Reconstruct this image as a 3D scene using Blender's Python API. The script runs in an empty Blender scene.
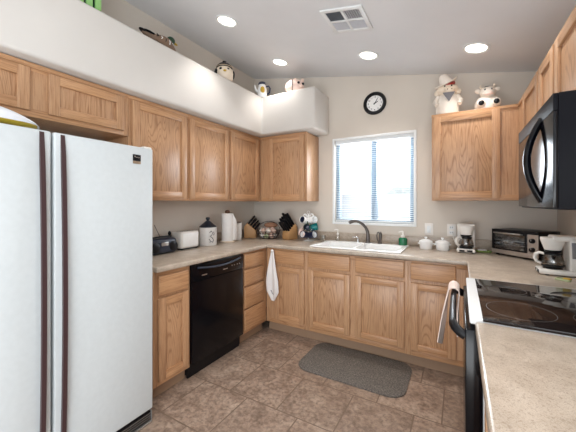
import bpy, bmesh, math, random
from mathutils import Vector, Matrix
random.seed(7)
PI = math.pi
R = math.radians
S = bpy.context.scene
COL = S.collection

# ------------------------------------------------------------------ camera, world, large lights, exposure
cam_d = bpy.data.cameras.new('camera')
cam = bpy.data.objects.new('camera', cam_d)
COL.objects.link(cam)
cam.location = (2.3548, -3.1890, 1.3378)
cam.rotation_euler = (R(90), 0, R(30.007))
cam_d.sensor_width = 36
cam_d.lens = 296.85 / 576 * 36
cam_d.shift_y = -(216 - 203.22) / 576
cam_d.clip_start = 0.02
S.camera = cam

W = bpy.data.worlds.new('world')
S.world = W
W.use_nodes = True
wn = W.node_tree
bg = wn.nodes['Background']
bg.inputs[0].default_value = (0.86, 0.93, 1.0, 1)
bg.inputs[1].default_value = 1.25

def area_light(name, loc, target, sx, sy, power, color):
    d = bpy.data.lights.new(name, 'AREA')
    d.shape = 'RECTANGLE'; d.size = sx; d.size_y = sy
    d.energy = power; d.color = color
    o = bpy.data.objects.new(name, d)
    COL.objects.link(o)
    o.location = loc
    o.rotation_euler = (Vector(target) - Vector(loc)).to_track_quat('-Z', 'Y').to_euler()
    return o
# added unseen fill from behind the camera, lights the whole kitchen
area_light('rear_fill', (2.2, -5.6, 1.6), (1.2, -0.5, 1.2), 3.2, 2.2, 22, (0.90, 0.96, 1.0))
# added unseen fill from the right, brightens fridge front and left cabinets
area_light('side_fill', (3.0, -4.35, 1.15), (0.6, -2.6, 1.25), 1.8, 2.0, 46, (0.90, 0.96, 1.0))
# added unseen fill aimed upwards to brighten the ceiling
area_light('ceiling_fill', (1.9, -4.6, 0.15), (1.75, -1.2, 2.65), 2.4, 1.4, 70, (0.95, 0.98, 1.0))
# daylight through the kitchen window
area_light('window_daylight', (1.55, 0.32, 1.75), (1.45, -2.0, 0.7), 0.8, 0.8, 48, (0.92, 0.96, 1.0))
CAN_POWER = 21

S.view_settings.view_transform = 'Standard'
S.view_settings.look = 'None'
S.view_settings.gamma = 1
S.view_settings.use_curve_mapping = False
S.view_settings.exposure = 0.06
S.cycles.use_denoising = True
S.cycles.max_bounces = 8
S.cycles.diffuse_bounces = 5
S.cycles.sample_clamp_indirect = 6
S.cycles.caustics_reflective = False
S.cycles.caustics_refractive = False

# ------------------------------------------------------------------ materials
def srgb(r, g, b):
    f = lambda c: (c / 255 / 12.92) if c / 255 <= .04045 else ((c / 255 + .055) / 1.055) ** 2.4
    return (f(r), f(g), f(b), 1)

class NT:
    def __init__(s, name):
        s.m = bpy.data.materials.new(name); s.m.use_nodes = True
        s.t = s.m.node_tree; s.b = s.t.nodes['Principled BSDF']
    def n(s, typ, **kw):
        nd = s.t.nodes.new('ShaderNode' + typ)
        for k, v in kw.items():
            if k.startswith('i_'):
                nd.inputs[int(k[2:])].default_value = v
            else:
                setattr(nd, k, v)
        return nd
    def l(s, a, b):
        s.t.links.new(a, b)
    def ramp(s, fac, stops):
        r = s.n('ValToRGB'); e = r.color_ramp.elements
        while len(e) < len(stops): e.new(0.5)
        for i, (p, c) in enumerate(stops):
            e[i].position = p; e[i].color = c
        s.l(fac, r.inputs[0]); return r.outputs[0]
    def bump(s, h, strength=.2, dist=.002):
        b = s.n('Bump'); b.inputs['Strength'].default_value = strength; b.inputs['Distance'].default_value = dist
        s.l(h, b.inputs['Height']); s.l(b.outputs[0], s.b.inputs['Normal'])
    def coord(s, scale=(1, 1, 1), loc=(0, 0, 0), rnd=False):
        tc = s.n('TexCoord'); out = tc.outputs['Object']
        if rnd:
            oi = s.n('ObjectInfo'); mm = s.n('VectorMath', operation='MULTIPLY_ADD')
            cb = s.n('CombineXYZ')
            for i in range(3): s.l(oi.outputs['Random'], cb.inputs[i])
            s.l(cb.outputs[0], mm.inputs[0]); mm.inputs[1].default_value = (17.3, 9.1, 23.7)
            s.l(out, mm.inputs[2]); out = mm.outputs[0]
        mp = s.n('Mapping'); mp.inputs['Scale'].default_value = scale; mp.inputs['Location'].default_value = loc
        s.l(out, mp.inputs[0]); return mp.outputs[0]
    def noise(s, vec, scale, detail=3, rough=.5, dist=0):
        n = s.n('TexNoise'); n.inputs['Scale'].default_value = scale; n.inputs['Detail'].default_value = detail
        n.inputs['Roughness'].default_value = rough; n.inputs['Distortion'].default_value = dist
        s.l(vec, n.inputs['Vector']); return n.outputs[0]
    def mix(s, fac, a, b, mode='MIX'):
        m = s.n('MixRGB', blend_type=mode)
        if isinstance(fac, float): m.inputs[0].default_value = fac
        else: s.l(fac, m.inputs[0])
        for i, x in ((1, a), (2, b)):
            if isinstance(x, tuple): m.inputs[i].default_value = x
            else: s.l(x, m.inputs[i])
        return m.outputs[0]

def plain(name, col, rough=.5, metal=0, spec=None, emit=0, trans=0, coat=0):
    t = NT(name); b = t.b
    b.inputs['Base Color'].default_value = col
    b.inputs['Roughness'].default_value = rough
    b.inputs['Metallic'].default_value = metal
    if spec is not None: b.inputs['Specular IOR Level'].default_value = spec
    if coat: b.inputs['Coat Weight'].default_value = coat
    if emit:
        b.inputs['Emission Color'].default_value = col; b.inputs['Emission Strength'].default_value = emit
    if trans: b.inputs['Transmission Weight'].default_value = trans
    # slight procedural variation of the surface
    v = t.coord(); n = t.noise(v, 40, 2)
    lo = tuple(c * .98 for c in col[:3]) + (1,); hi = tuple(min(1, c * 1.02) for c in col[:3]) + (1,)
    t.l(t.ramp(n, [(.3, lo), (.7, hi)]), b.inputs['Base Color'])
    return t.m

def oak(name, axis, stretch=.05, lines=.5, base=(192, 152, 116), vein=(150, 106, 72)):
    t = NT(name)
    ax = 'xyz'.index(axis)
    def g(k): return tuple(k if i == ax else 1 for i in range(3))
    v1 = t.coord(tuple(c * 6.5 for c in g(stretch)), rnd=True)
    n1 = t.noise(v1, 1.0, 2, .45, .35)
    k = t.n('Math', operation='MULTIPLY'); k.inputs[1].default_value = 150
    t.l(n1, k.inputs[0])
    sn = t.n('Math', operation='SINE'); t.l(k.outputs[0], sn.inputs[0])
    a = t.n('MapRange'); a.inputs[1].default_value = -1; a.inputs[2].default_value = 1
    t.l(sn.outputs[0], a.inputs[0])
    v2 = t.coord(g(.03), rnd=True)
    n2 = t.noise(v2, 300, 3, .6)
    v3 = t.coord(g(.12), rnd=True)
    n3 = t.noise(v3, 9, 2, .5)
    B = srgb(*base); V = tuple(B[i] * (1 - lines) + srgb(*vein)[i] * lines for i in range(3)) + (1,)
    M_ = tuple(B[i] * .6 + V[i] * .4 for i in range(3)) + (1,)
    c1 = t.ramp(a.outputs[0], [(0.0, V), (.16, M_), (.42, B), (1, B)])
    c2 = t.ramp(n2, [(.36, srgb(176, 132, 96)), (.5, srgb(255, 255, 255)), (1, srgb(255, 255, 255))])
    c = t.mix(.42, c1, c2, 'MULTIPLY')
    c3 = t.ramp(n3, [(.3, (.90, .87, .85, 1)), (.7, (1.05, 1.04, 1.03, 1))])
    c = t.mix(.7, c, c3, 'MULTIPLY')
    t.l(c, t.b.inputs['Base Color'])
    t.b.inputs['Roughness'].default_value = .36
    t.bump(n2, .12, .001)
    return t.m

OAKV = oak('oak_vertical', 'z', .04, .35)
OAKH = oak('oak_horizontal', 'x', .05, .45, (193, 150, 111))
OAKP = oak('oak_panel', 'z', .12, .6, (192, 152, 116), (146, 102, 70))
OAKEND = oak('oak_side', 'z', .04, .3)

def wall_paint(name, col):
    t = NT(name); v = t.coord()
    n = t.noise(v, 2.2, 3); n2 = t.noise(v, 130, 3, .6)
    lo = tuple(c * .96 for c in col[:3]) + (1,); hi = tuple(min(1, c * 1.03) for c in col[:3]) + (1,)
    t.l(t.ramp(n, [(.3, lo), (.7, hi)]), t.b.inputs['Base Color'])
    t.b.inputs['Roughness'].default_value = .85
    t.bump(n2, .12, .003)
    return t.m
M_WALL = wall_paint('wall_paint', srgb(210, 201, 190))
M_SOFFIT = wall_paint('soffit_paint', srgb(208, 203, 197))
M_CEIL = wall_paint('ceiling_paint', srgb(220, 221, 223))

def laminate(name):
    t = NT(name); v = t.coord()
    n1 = t.noise(v, 14, 4, .6); n2 = t.noise(v, 120, 3, .7); n3 = t.noise(v, 420, 2)
    c = t.ramp(n1, [(.3, srgb(172, 158, 143)), (.55, srgb(190, 177, 162)), (.75, srgb(203, 191, 177))])
    c2 = t.ramp(n2, [(.35, srgb(186, 170, 156)), (.5, srgb(255, 255, 255)), (.68, srgb(226, 216, 206))])
    c = t.mix(.55, c, c2, 'MULTIPLY')
    c3 = t.ramp(n3, [(.36, srgb(140, 120, 105)), (.46, srgb(255, 255, 255))])
    c = t.mix(.35, c, c3, 'MULTIPLY')
    t.l(c, t.b.inputs['Base Color'])
    t.b.inputs['Roughness'].default_value = .28
    return t.m
M_LAM = laminate('speckled_laminate')

def tile_floor():
    t = NT('slate_tile')
    tc = t.n('TexCoord'); mp = t.n('Mapping')
    mp.inputs['Location'].default_value = (.078 + 3.9, 3.9, 0)
    t.l(tc.outputs['Object'], mp.inputs[0])
    br = t.n('TexBrick'); br.offset = .40; br.offset_frequency = 2; br.squash = 1
    br.inputs['Scale'].default_value = 1; br.inputs['Brick Width'].default_value = .39
    br.inputs['Row Height'].default_value = .39; br.inputs['Mortar Size'].default_value = .005
    br.inputs['Mortar Smooth'].default_value = .3; br.inputs['Bias'].default_value = 0
    br.inputs['Color1'].default_value = (.55, .55, .55, 1); br.inputs['Color2'].default_value = (1.0, 1.0, 1.0, 1)
    br.inputs['Mortar'].default_value = (.8, .8, .8, 1)
    t.l(mp.outputs[0], br.inputs['Vector'])
    n1 = t.noise(mp.outputs[0], 7, 5, .62, .6); n2 = t.noise(mp.outputs[0], 34, 5, .7, .3)
    c = t.ramp(n1, [(.28, srgb(130, 111, 97)), (.5, srgb(162, 141, 125)), (.72, srgb(186, 167, 150))])
    c2 = t.ramp(n2, [(.3, srgb(140, 128, 118)), (.6, srgb(255, 252, 250))])
    c = t.mix(.75, c, c2, 'MULTIPLY')
    c = t.mix(.35, c, br.outputs['Color'], 'MULTIPLY')
    c = t.mix(br.outputs['Fac'], c, srgb(116, 98, 84))
    t.l(c, t.b.inputs['Base Color'])
    rr = t.n('MapRange'); rr.inputs[3].default_value = .32; rr.inputs[4].default_value = .6
    t.l(n2, rr.inputs[0]); t.l(rr.outputs[0], t.b.inputs['Roughness'])
    h = t.n('Math', operation='SUBTRACT'); t.l(n2, h.inputs[0]); t.l(br.outputs['Fac'], h.inputs[1])
    t.bump(h.outputs[0], .35, .003)
    return t.m
M_TILE = tile_floor()

def rug_mat():
    t = NT('rug_pile'); v = t.coord()
    n = t.noise(v, 90, 4, .8); n2 = t.noise(v, 12, 3)
    c = t.ramp(n, [(.3, srgb(66, 62, 58)), (.5, srgb(102, 96, 90)), (.7, srgb(142, 134, 126))])
    c = t.mix(.4, c, t.ramp(n2, [(.3, (.75, .75, .75, 1)), (.7, (1, 1, 1, 1))]), 'MULTIPLY')
    t.l(c, t.b.inputs['Base Color']); t.b.inputs['Roughness'].default_value = .95
    t.bump(n, .8, .006); return t.m
M_RUG = rug_mat()

M_WHITE = plain('white_enamel', srgb(226, 228, 228), .35)
M_FRIDGE = plain('fridge_enamel', srgb(198, 204, 206), .42)
M_FRGAP = plain('fridge_gasket', srgb(38, 36, 38), .8)
M_HANDLE = plain('brown_handle', srgb(62, 42, 44), .4)
M_BLACK = plain('black_gloss', srgb(8, 8, 13), .16, spec=.28)
M_BLACKP = plain('black_plastic', srgb(15, 15, 19), .38, spec=.3)
M_MWSIDE = plain('black_painted_steel', srgb(14, 14, 19), .45, spec=.08)
M_BLUEBLK = plain('blue_black_plastic', srgb(38, 46, 62), .35)
M_SILVER = plain('brushed_silver', srgb(186, 184, 182), .35, .9)
M_CHROME = plain('chrome', srgb(210, 210, 212), .12, 1)
M_BRONZE = plain('dark_bronze', srgb(104, 98, 95), .32, .8)
M_PORC = plain('white_porcelain', srgb(246, 246, 245), .22)
M_COWW = plain('warm_white_glaze', srgb(236, 226, 214), .3)
M_CREAM = plain('cream_ceramic', srgb(232, 216, 196), .35)
M_PINK = plain('pale_pink_ceramic', srgb(240, 212, 200), .3)
M_RED = plain('red_glaze', srgb(150, 40, 38), .35)
M_GREY = plain('grey_glaze', srgb(120, 118, 122), .5)
M_PLASW = plain('white_plastic', srgb(232, 228, 222), .4)
M_TRIMW = plain('window_vinyl', srgb(236, 238, 238), .45)
M_BLIND = plain('blind_vinyl', srgb(226, 230, 232), .5)
M_MULL = plain('backlit_frame_grey', srgb(124, 142, 158), .5, .3)  # blue-grey puts the frame's backlit shade into its colour
M_KNIFEW = plain('pale_block_wood', srgb(190, 146, 98), .5)
M_TOE = plain('toe_board_tan', srgb(152, 124, 100), .6)
M_TOWEL = plain('white_terry', srgb(228, 224, 222), .95)
M_TOWEL2 = plain('blush_terry', srgb(224, 206, 196), .95)
M_GREENLIQ = plain('green_soap', srgb(30, 110, 72), .15)
M_GREENP = plain('leaf_green_paint', srgb(150, 200, 124), .5)
M_GREEND = plain('mallard_green', srgb(30, 62, 40), .35)
M_TEAL = plain('teal_glaze', srgb(26, 122, 122), .25)
M_NAVY = plain('navy_glaze', srgb(40, 46, 72), .3)
M_BROWN = plain('brown_feather', srgb(122, 98, 80), .6)
M_TANF = plain('tan_feather', srgb(190, 172, 150), .6)
M_YELLOW = plain('mustard_glaze', srgb(196, 160, 48), .4)
M_BAGW = plain('bag_white', srgb(228, 230, 236), .35)
M_BAGY = plain('bag_yellow', srgb(186, 162, 52), .35)
M_BASKET = plain('dark_wicker', srgb(70, 60, 56), .7)
M_ONION = plain('onion_skin', srgb(222, 190, 174), .45)
M_GARLIC = plain('garlic_skin', srgb(240, 230, 220), .55)
M_LIME = plain('pale_green_skin', srgb(182, 190, 150), .5)
M_BREAD = plain('brown_bread_crust', srgb(150, 108, 82), .7)
M_STONE = plain('crock_stoneware', srgb(216, 212, 208), .35)
M_CROCKLID = plain('blue_black_glaze', srgb(34, 42, 54), .3)
M_GREYMESH = plain('vent_grey', srgb(196, 197, 202), .6)
M_VENTDK = plain('vent_dark', srgb(84, 88, 94), .7)
M_RINGGREY = plain('burner_ring_print', srgb(92, 88, 85), .4)
M_PAPER = plain('paper_white', srgb(240, 238, 236), .9)
M_GREENPAD = plain('green_sponge', srgb(120, 138, 76), .9)
M_OUT1 = plain('block_wall_paint', srgb(215, 216, 218), .9)
M_GROUND = plain('gravel', srgb(205, 200, 192), .95)
M_LEAF = plain('foliage', srgb(186, 192, 184), .9)
M_GOLD = plain('tan_metal_label', srgb(160, 140, 118), .4, .6)
M_WALNUT = plain('walnut_finial', srgb(96, 64, 44), .5)
M_STEEL = plain('stainless_panel', srgb(190, 180, 172), .35, .6)

def emissive(name, col, st):
    t = NT(name); b = t.b
    b.inputs['Base Color'].default_value = col
    b.inputs['Emission Color'].default_value = col; b.inputs['Emission Strength'].default_value = st
    return t.m
M_BULB = emissive('lamp_glow', (1, .93, .82, 1), 6)

def glass_mat(name, tint=(1, 1, 1, 1), refl=.08):
    t = NT(name); t.t.nodes.remove(t.b)
    tr = t.n('BsdfTransparent'); tr.inputs[0].default_value = tint
    gl = t.n('BsdfGlossy'); gl.inputs['Roughness'].default_value = .02
    mx = t.n('MixShader'); mx.inputs[0].default_value = refl
    t.l(tr.outputs[0], mx.inputs[1]); t.l(gl.outputs[0], mx.inputs[2])
    t.l(mx.outputs[0], t.t.nodes['Material Output'].inputs[0])
    return t.m
M_GLASS = glass_mat('window_glass', (.98, .99, 1, 1), .04)
M_CARAFE = glass_mat('carafe_glass', (.8, .77, .74, 1), .14)
M_OVGLASS = glass_mat('oven_door_glass', (.84, .88, .92, 1), .14)
M_CLEAR = glass_mat('clear_glass', (.9, .9, .88, 1), .12)
def cooktop():
    t = NT('ceramic_glass'); b = t.b
    v = t.coord(); n = t.noise(v, 300, 2)
    t.l(t.ramp(n, [(.35, srgb(22, 18, 18)), (.7, srgb(42, 34, 32))]), b.inputs['Base Color'])
    b.inputs['Roughness'].default_value = .05
    b.inputs['Specular IOR Level'].default_value = .36
    return t.m
M_COOK = cooktop()

# ------------------------------------------------------------------ mesh builder
class MB:
    def __init__(s):
        s.bm = bmesh.new(); s.M = Matrix()
    def _merge(s, tb, mi, smooth):
        for f in tb.faces:
            f.material_index = mi; f.smooth = smooth
        tb.transform(s.M)
        me = bpy.data.meshes.new('t'); tb.to_mesh(me); tb.free()
        s.bm.from_mesh(me); bpy.data.meshes.remove(me)
        return s
    def box(s, a, b, bev=0, mi=0, seg=2, rot=None):
        tb = bmesh.new(); bmesh.ops.create_cube(tb, size=1)
        a, b = Vector(a), Vector(b); c = (a + b) / 2; d = b - a
        bmesh.ops.scale(tb, vec=(abs(d.x), abs(d.y), abs(d.z)), verts=tb.verts)
        if bev: bmesh.ops.bevel(tb, geom=tb.edges[:], offset=bev, segments=seg, affect='EDGES', profile=.5)
        if rot is not None: tb.transform(rot)
        bmesh.ops.translate(tb, vec=c, verts=tb.verts)
        return s._merge(tb, mi, True)
    def lathe(s, prof, c=(0, 0, 0), seg=24, mi=0, axis='z', sx=1, sy=1):
        tb = bmesh.new(); rings = []
        for r, z in prof:
            if r < 1e-6: rings.append([tb.verts.new((0, 0, z))])
            else: rings.append([tb.verts.new((r * sx * math.cos(2 * PI * i / seg), r * sy * math.sin(2 * PI * i / seg), z)) for i in range(seg)])
        for A, B in zip(rings, rings[1:]):
            for i in range(seg):
                j = (i + 1) % seg
                if len(A) == 1 and len(B) == 1: continue
                if len(A) == 1: tb.faces.new((A[0], B[i], B[j]))
                elif len(B) == 1: tb.faces.new((A[i], A[j], B[0]))
                else: tb.faces.new((A[i], A[j], B[j], B[i]))
        bmesh.ops.recalc_face_normals(tb, faces=tb.faces)
        if axis == 'x': tb.transform(Matrix.Rotation(PI / 2, 4, 'Y'))
        if axis == 'y': tb.transform(Matrix.Rotation(-PI / 2, 4, 'X'))
        if axis == '-y': tb.transform(Matrix.Rotation(PI / 2, 4, 'X'))
        bmesh.ops.translate(tb, vec=c, verts=tb.verts)
        return s._merge(tb, mi, True)
    def ball(s, c, r, mi=0, seg=20, rot=None):
        tb = bmesh.new(); bmesh.ops.create_uvsphere(tb, u_segments=seg, v_segments=max(8, seg // 2 + 2), radius=1)
        if not hasattr(r, '__len__'): r = (r, r, r)
        bmesh.ops.scale(tb, vec=r, verts=tb.verts)
        if rot is not None: tb.transform(rot)
        bmesh.ops.translate(tb, vec=c, verts=tb.verts)
        return s._merge(tb, mi, True)
    def tube(s, pts, r, seg=10, mi=0, closed=False, flat=1.0):
        tb = bmesh.new(); pts = [Vector(p) for p in pts]; n = len(pts)
        rs = r if hasattr(r, '__len__') else [r] * n
        rings = []; up = None
        for i, p in enumerate(pts):
            if closed: t = (pts[(i + 1) % n] - pts[i - 1]).normalized()
            else: t = (pts[min(i + 1, n - 1)] - pts[max(i - 1, 0)]).normalized()
            if up is None:
                up = Vector((0, 0, 1)) if abs(t.z) < .9 else Vector((1, 0, 0))
            u = (up - t * up.dot(t)).normalized(); w = t.cross(u); up = u
            rings.append([tb.verts.new(p + rs[i] * (math.cos(2 * PI * k / seg) * u + flat * math.sin(2 * PI * k / seg) * w)) for k in range(seg)])
        m = n if closed else n - 1
        for i in range(m):
            A, B = rings[i], rings[(i + 1) % n]
            for k in range(seg):
                j = (k + 1) % seg; tb.faces.new((A[k], A[j], B[j], B[k]))
        if not closed:
            tb.faces.new(rings[0][::-1]); tb.faces.new(rings[-1])
        bmesh.ops.recalc_face_normals(tb, faces=tb.faces)
        return s._merge(tb, mi, True)
    def prism(s, poly, d, plane='xy', at=0, bev=0, mi=0, seg=2):
        """poly: 2D outline, extruded by d along the third axis from at"""
        tb = bmesh.new()
        def P(a, b, c):
            return {'xy': (a, b, c), 'xz': (a, c, b), 'yz': (c, a, b)}[plane]
        lo = [tb.verts.new(P(a, b, at)) for a, b in poly]; hi = [tb.verts.new(P(a, b, at + d)) for a, b in poly]
        tb.faces.new(lo[::-1]); tb.faces.new(hi); n = len(poly)
        for i in range(n):
            j = (i + 1) % n; tb.faces.new((lo[i], lo[j], hi[j], hi[i]))
        bmesh.ops.recalc_face_normals(tb, faces=tb.faces)
        if bev: bmesh.ops.bevel(tb, geom=tb.edges[:], offset=bev, segments=seg, affect='EDGES', profile=.5)
        return s._merge(tb, mi, True)
    def sheet(s, fn, nu, nv, th=.004, mi=0):
        """thick sheet: fn(u,v)->point"""
        tb = bmesh.new()
        g = [[tb.verts.new(fn(i / nu, j / nv)) for j in range(nv + 1)] for i in range(nu + 1)]
        for i in range(nu):
            for j in range(nv):
                tb.faces.new((g[i][j], g[i + 1][j], g[i + 1][j + 1], g[i][j + 1]))
        bmesh.ops.recalc_face_normals(tb, faces=tb.faces)
        bmesh.ops.solidify(tb, geom=tb.faces[:], thickness=th)
        bmesh.ops.recalc_face_normals(tb, faces=tb.faces)
        return s._merge(tb, mi, True)
    def build(s, name, mats, parent=None, angle=38):
        me = bpy.data.meshes.new(name); s.bm.to_mesh(me); s.bm.free()
        if not isinstance(mats, (list, tuple)): mats = [mats]
        for m in mats: me.materials.append(m)
        me.set_sharp_from_angle(angle=R(angle))
        o = bpy.data.objects.new(name, me); COL.objects.link(o)
        if parent is not None: o.parent = parent
        return o

def tag(o, label=None, cat=None, group=None, kind=None):
    if label: o['label'] = label
    if cat: o['category'] = cat
    if group: o['group'] = group
    if kind: o['kind'] = kind
    return o
def thing(name, label, cat, loc=(0, 0, 0), rz=0, group=None, rot=None):
    o = bpy.data.objects.new(name, None); COL.objects.link(o)
    o.empty_display_size = .05
    o.location = loc; o.rotation_euler = rot if rot is not None else (0, 0, rz)
    return tag(o, label, cat, group)
def part(name, mb, m, parent, label=None):
    o = mb.build(name, m, parent)
    if label: o['label'] = label
    return o
def struct(name, mb, m):
    return tag(mb.build(name, m), kind='structure')
def text_mesh(name, body, size, mat, parent, loc, rot, ext=.0004):
    cu = bpy.data.curves.new(name, 'FONT'); cu.body = body; cu.size = size
    cu.align_x = 'CENTER'; cu.align_y = 'CENTER'; cu.extrude = ext
    t = bpy.data.objects.new('tmp', cu); COL.objects.link(t)
    dg = bpy.context.evaluated_depsgraph_get()
    me = bpy.data.meshes.new_from_object(t.evaluated_get(dg))
    bpy.data.objects.remove(t); me.materials.clear(); me.materials.append(mat)
    o = bpy.data.objects.new(name, me); COL.objects.link(o); o.parent = parent
    o.location = loc; o.rotation_euler = rot
    return o

# ------------------------------------------------------------------ room shell
XW = 3.045
def zc(x): return 2.985 - .187 * x
struct('floor', MB().box((-.15, -5.2, -.1), (XW + .15, .15, 0)), M_TILE)
b = MB()
WX0, WX1, WZ0, WZ1 = 1.125, 1.965, 1.125, 2.045
for a, c in (((-.15, 0, 0), (WX0, .15, 3.05)), ((WX1, 0, 0), (XW + .15, .15, 3.05)), ((WX0, 0, 0), (WX1, .15, WZ0)), ((WX0, 0, WZ1), (WX1, .15, 3.05))):
    b.box(a, c)
struct('wall_back', b, M_WALL)
struct('wall_left', MB().box((-.15, -4.2, 0), (0, 0, 3.05)), M_WALL)
struct('wall_right', MB().box((XW, -3.3, 0), (XW + .15, 0, 3.05)), M_WALL)
b = MB().prism([(-.15, zc(-.15)), (XW + .15, zc(XW + .15)), (XW + .15, 3.2), (-.15, 3.2)], 4.35, 'xz', -4.2)
struct('ceiling', b, M_CEIL)
# plant shelf soffit (L shaped) above the left cabinets
SB, ST = 2.118, 2.555
b = MB().prism([(0.001, -3.3), (.4, -3.3), (.4, -.4), (1.062, -.4), (1.062, -.001), (0.001, -.001)], ST - SB, 'xy', SB, bev=.022, seg=4)
struct('soffit', b, M_SOFFIT)

# window
win = MB()
F = .045
for a, c in (((WX0, .055, WZ0), (WX0 + F, .115, WZ1)), ((WX1 - F, .055, WZ0), (WX1, .115, WZ1)), ((WX0 + F, .055, WZ0), (WX1 - F, .115, WZ0 + F)), ((WX0 + F, .055, WZ1 - F), (WX1 - F, .115, WZ1))):
    win.box(a, c, .004)
w1 = struct('window_1', win, M_MULL)
XM = 1.555
o = part('mullion', MB().box((XM - .03, .06, WZ0 + F), (XM + .03, .11, WZ1 - F), .004), M_MULL, w1)
o = part('glass_pane', MB().box((WX0 + F, .083, WZ0 + F), (XM - .03, .087, WZ1 - F)), M_GLASS, w1)
o = part('glass_pane', MB().box((XM + .03, .083, WZ0 + F), (WX1 - F, .087, WZ1 - F)), M_GLASS, w1)
b = MB()
T = .022
for a, c in (((WX0 - T, -.012, WZ0 - T), (WX0 + .004, 0, WZ1 + T)), ((WX1 - .004, -.012, WZ0 - T), (WX1 + T, 0, WZ1 + T)), ((WX0, -.02, WZ0 - T), (WX1, 0, WZ0 + .004)), ((WX0, -.012, WZ1 - .004), (WX1, 0, WZ1 + T))):
    b.box(a, c, .003)
struct('trim_1', b, M_TRIMW)

# outside
struct('ground', MB().box((-14, .6, -.25), (16, 26, -.15)), M_GROUND)
b = MB()
for k in range(9):
    b.box((-12, 9, -.15 + k * .205), (14, 9.2, -.15 + k * .205 + .198), .01)
tag(b.build('block_wall', M_OUT1), 'pale block wall across the yard seen through the window', 'wall', kind='structure')
b = MB()
for k in range(26):
    a = random.uniform(0, 2 * PI); rr = random.uniform(0, .9)
    b.ball((math.cos(a) * rr, math.sin(a) * rr * .6, 1.75 + random.uniform(-.25, .3) * (1 - rr * .6)), random.uniform(.18, .34), seg=8)
tr = thing('tree', 'distant bushy tree above the pale block wall outside the window', 'tree', (.25, 11.2, -.15))
part('crown', b, M_LEAF, tr)
part('trunk', MB().tube([(0, 0, 0), (.03, 0, .9), (0, 0, 1.7)], [.09, .07, .05]), M_BROWN, tr)

# blind
bl = thing('window_blind', 'white horizontal blind with open slats hanging in the window', 'blind', (0, 0, WZ0))
H = WZ1 - WZ0
part('headrail', MB().box((WX0 + .006, .008, H - .04), (WX1 - .006, .05, H - .002), .003), M_BLIND, bl)
b = MB()
nsl = 41
for k in range(nsl):
    z = .035 + k * (H - .085) / (nsl - 1)
    b.box((WX0 + .008, .012, z), (WX1 - .008, .036, z + .0020), rot=Matrix.Rotation(R(5), 4, 'X'))
part('slat_panel', b, M_BLIND, bl)
part('bottom_rail', MB().box((WX0 + .008, .01, .006), (WX1 - .008, .038, .024), .003), M_BLIND, bl)
for x in (WX0 + .12, XM - .06, WX1 - .12):
    part('ladder_cord', MB().tube([(x, .011, .02), (x, .011, H - .04)], .0009, 6), M_BLIND, bl)
part('tilt_wand', MB().tube([(WX1 - .075, .004, H - .03), (WX1 - .07, .004, H - .42)], .003, 8), M_TRIMW, bl)

# ------------------------------------------------------------------ cabinets (local: x along the face, -y outwards, z up)
ST_W = .055
def door(par, x0, x1, z0, z1, y=0, name='door'):
    t = .019
    b = MB()
    b.box((x0, y - t, z0), (x0 + ST_W, y, z1), .003, 0); b.box((x1 - ST_W, y - t, z0), (x1, y, z1), .003, 0)
    b.box((x0 + ST_W - .001, y - t, z0), (x1 - ST_W + .001, y, z0 + ST_W), .003, 1); b.box((x0 + ST_W - .001, y - t, z1 - ST_W), (x1 - ST_W + .001, y, z1), .003, 1)
    d = part(name, b, [OAKV, OAKH], par)
    part('door_panel', MB().box((x0 + ST_W - .004, y - .0075, z0 + ST_W - .004), (x1 - ST_W + .004, y - .002, z1 - ST_W + .004), .001), OAKP, d)
    return d
def drawer(par, x0, x1, z0, z1, name='drawer'):
    t = .019
    return part(name, MB().box((x0, -t, z0), (x1, 0, z1), .007, 0, 3), OAKH, par)

def cabinet(name, label, loc, rz, w, z0, z1, depth, doors, drawers=(), group=None, toe=True, base=True, mat=OAKEND, crown=False, drawer_name='drawer', inner=None):
    c = thing(name, label, 'cabinet', (loc[0], loc[1], 0), rz, group)
    part('carcass', MB().box((0.0005, .0195, z0), (w - .0005, depth, inner or z1), .0015), mat, c)
    # face frame
    b = MB(); s = .03
    b.box((0, 0, z0), (s, .019, z1), .0015, 0); b.box((w - s, 0, z0), (w, .019, z1), .0015, 0)
    b.box((s, 0.0004, z1 - .04), (w - s, .019, z1), .0015, 1); b.box((s, 0.0004, z0), (w - s, .019, z0 + .045), .0015, 1)
    b.box((s, .002, z0 + .04), (w - s, .019, z1 - .035), 0, 0)
    part('face_frame', b, [OAKV, OAKH], c)
    for d in doors: door(c, *d)
    for d in drawers: drawer(c, *d, name=drawer_name)
    if base and toe:
        part('toe_board', MB().box((0, .056, 0), (w, .07, z0), 0), M_TOE, c, 'tan toe board')
    if crown:
        part('top_trim', MB().box((-.002, -.006, z1 - .022), (w + .002, .012, z1 + .004), .002, 1), OAKH, c)
    return c

CT = .876      # underside of the counter
# left base run, facing +x  (local x -> world +y, local -y -> world +x)
LX = .591
L90 = PI / 2
g_base = 'oak base cabinets'
cabinet('base_cabinet', 'oak base cabinet with one drawer over one door, between the fridge and black dishwasher', (LX, -1.93), L90, .311, .1, CT, .571,
        [(.035, .288, .13, .69)], [(.035, .288, .708, .845)], g_base)
cabinet('base_cabinet', 'oak base cabinet with a stack of four drawers, right of the black dishwasher', (LX, -1.0), L90, .407, .1, CT, .571,
        [], [(.026, .345, .722, .849), (.026, .345, .556, .702), (.026, .345, .342, .538), (.026, .345, .13, .326)], g_base)
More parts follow.
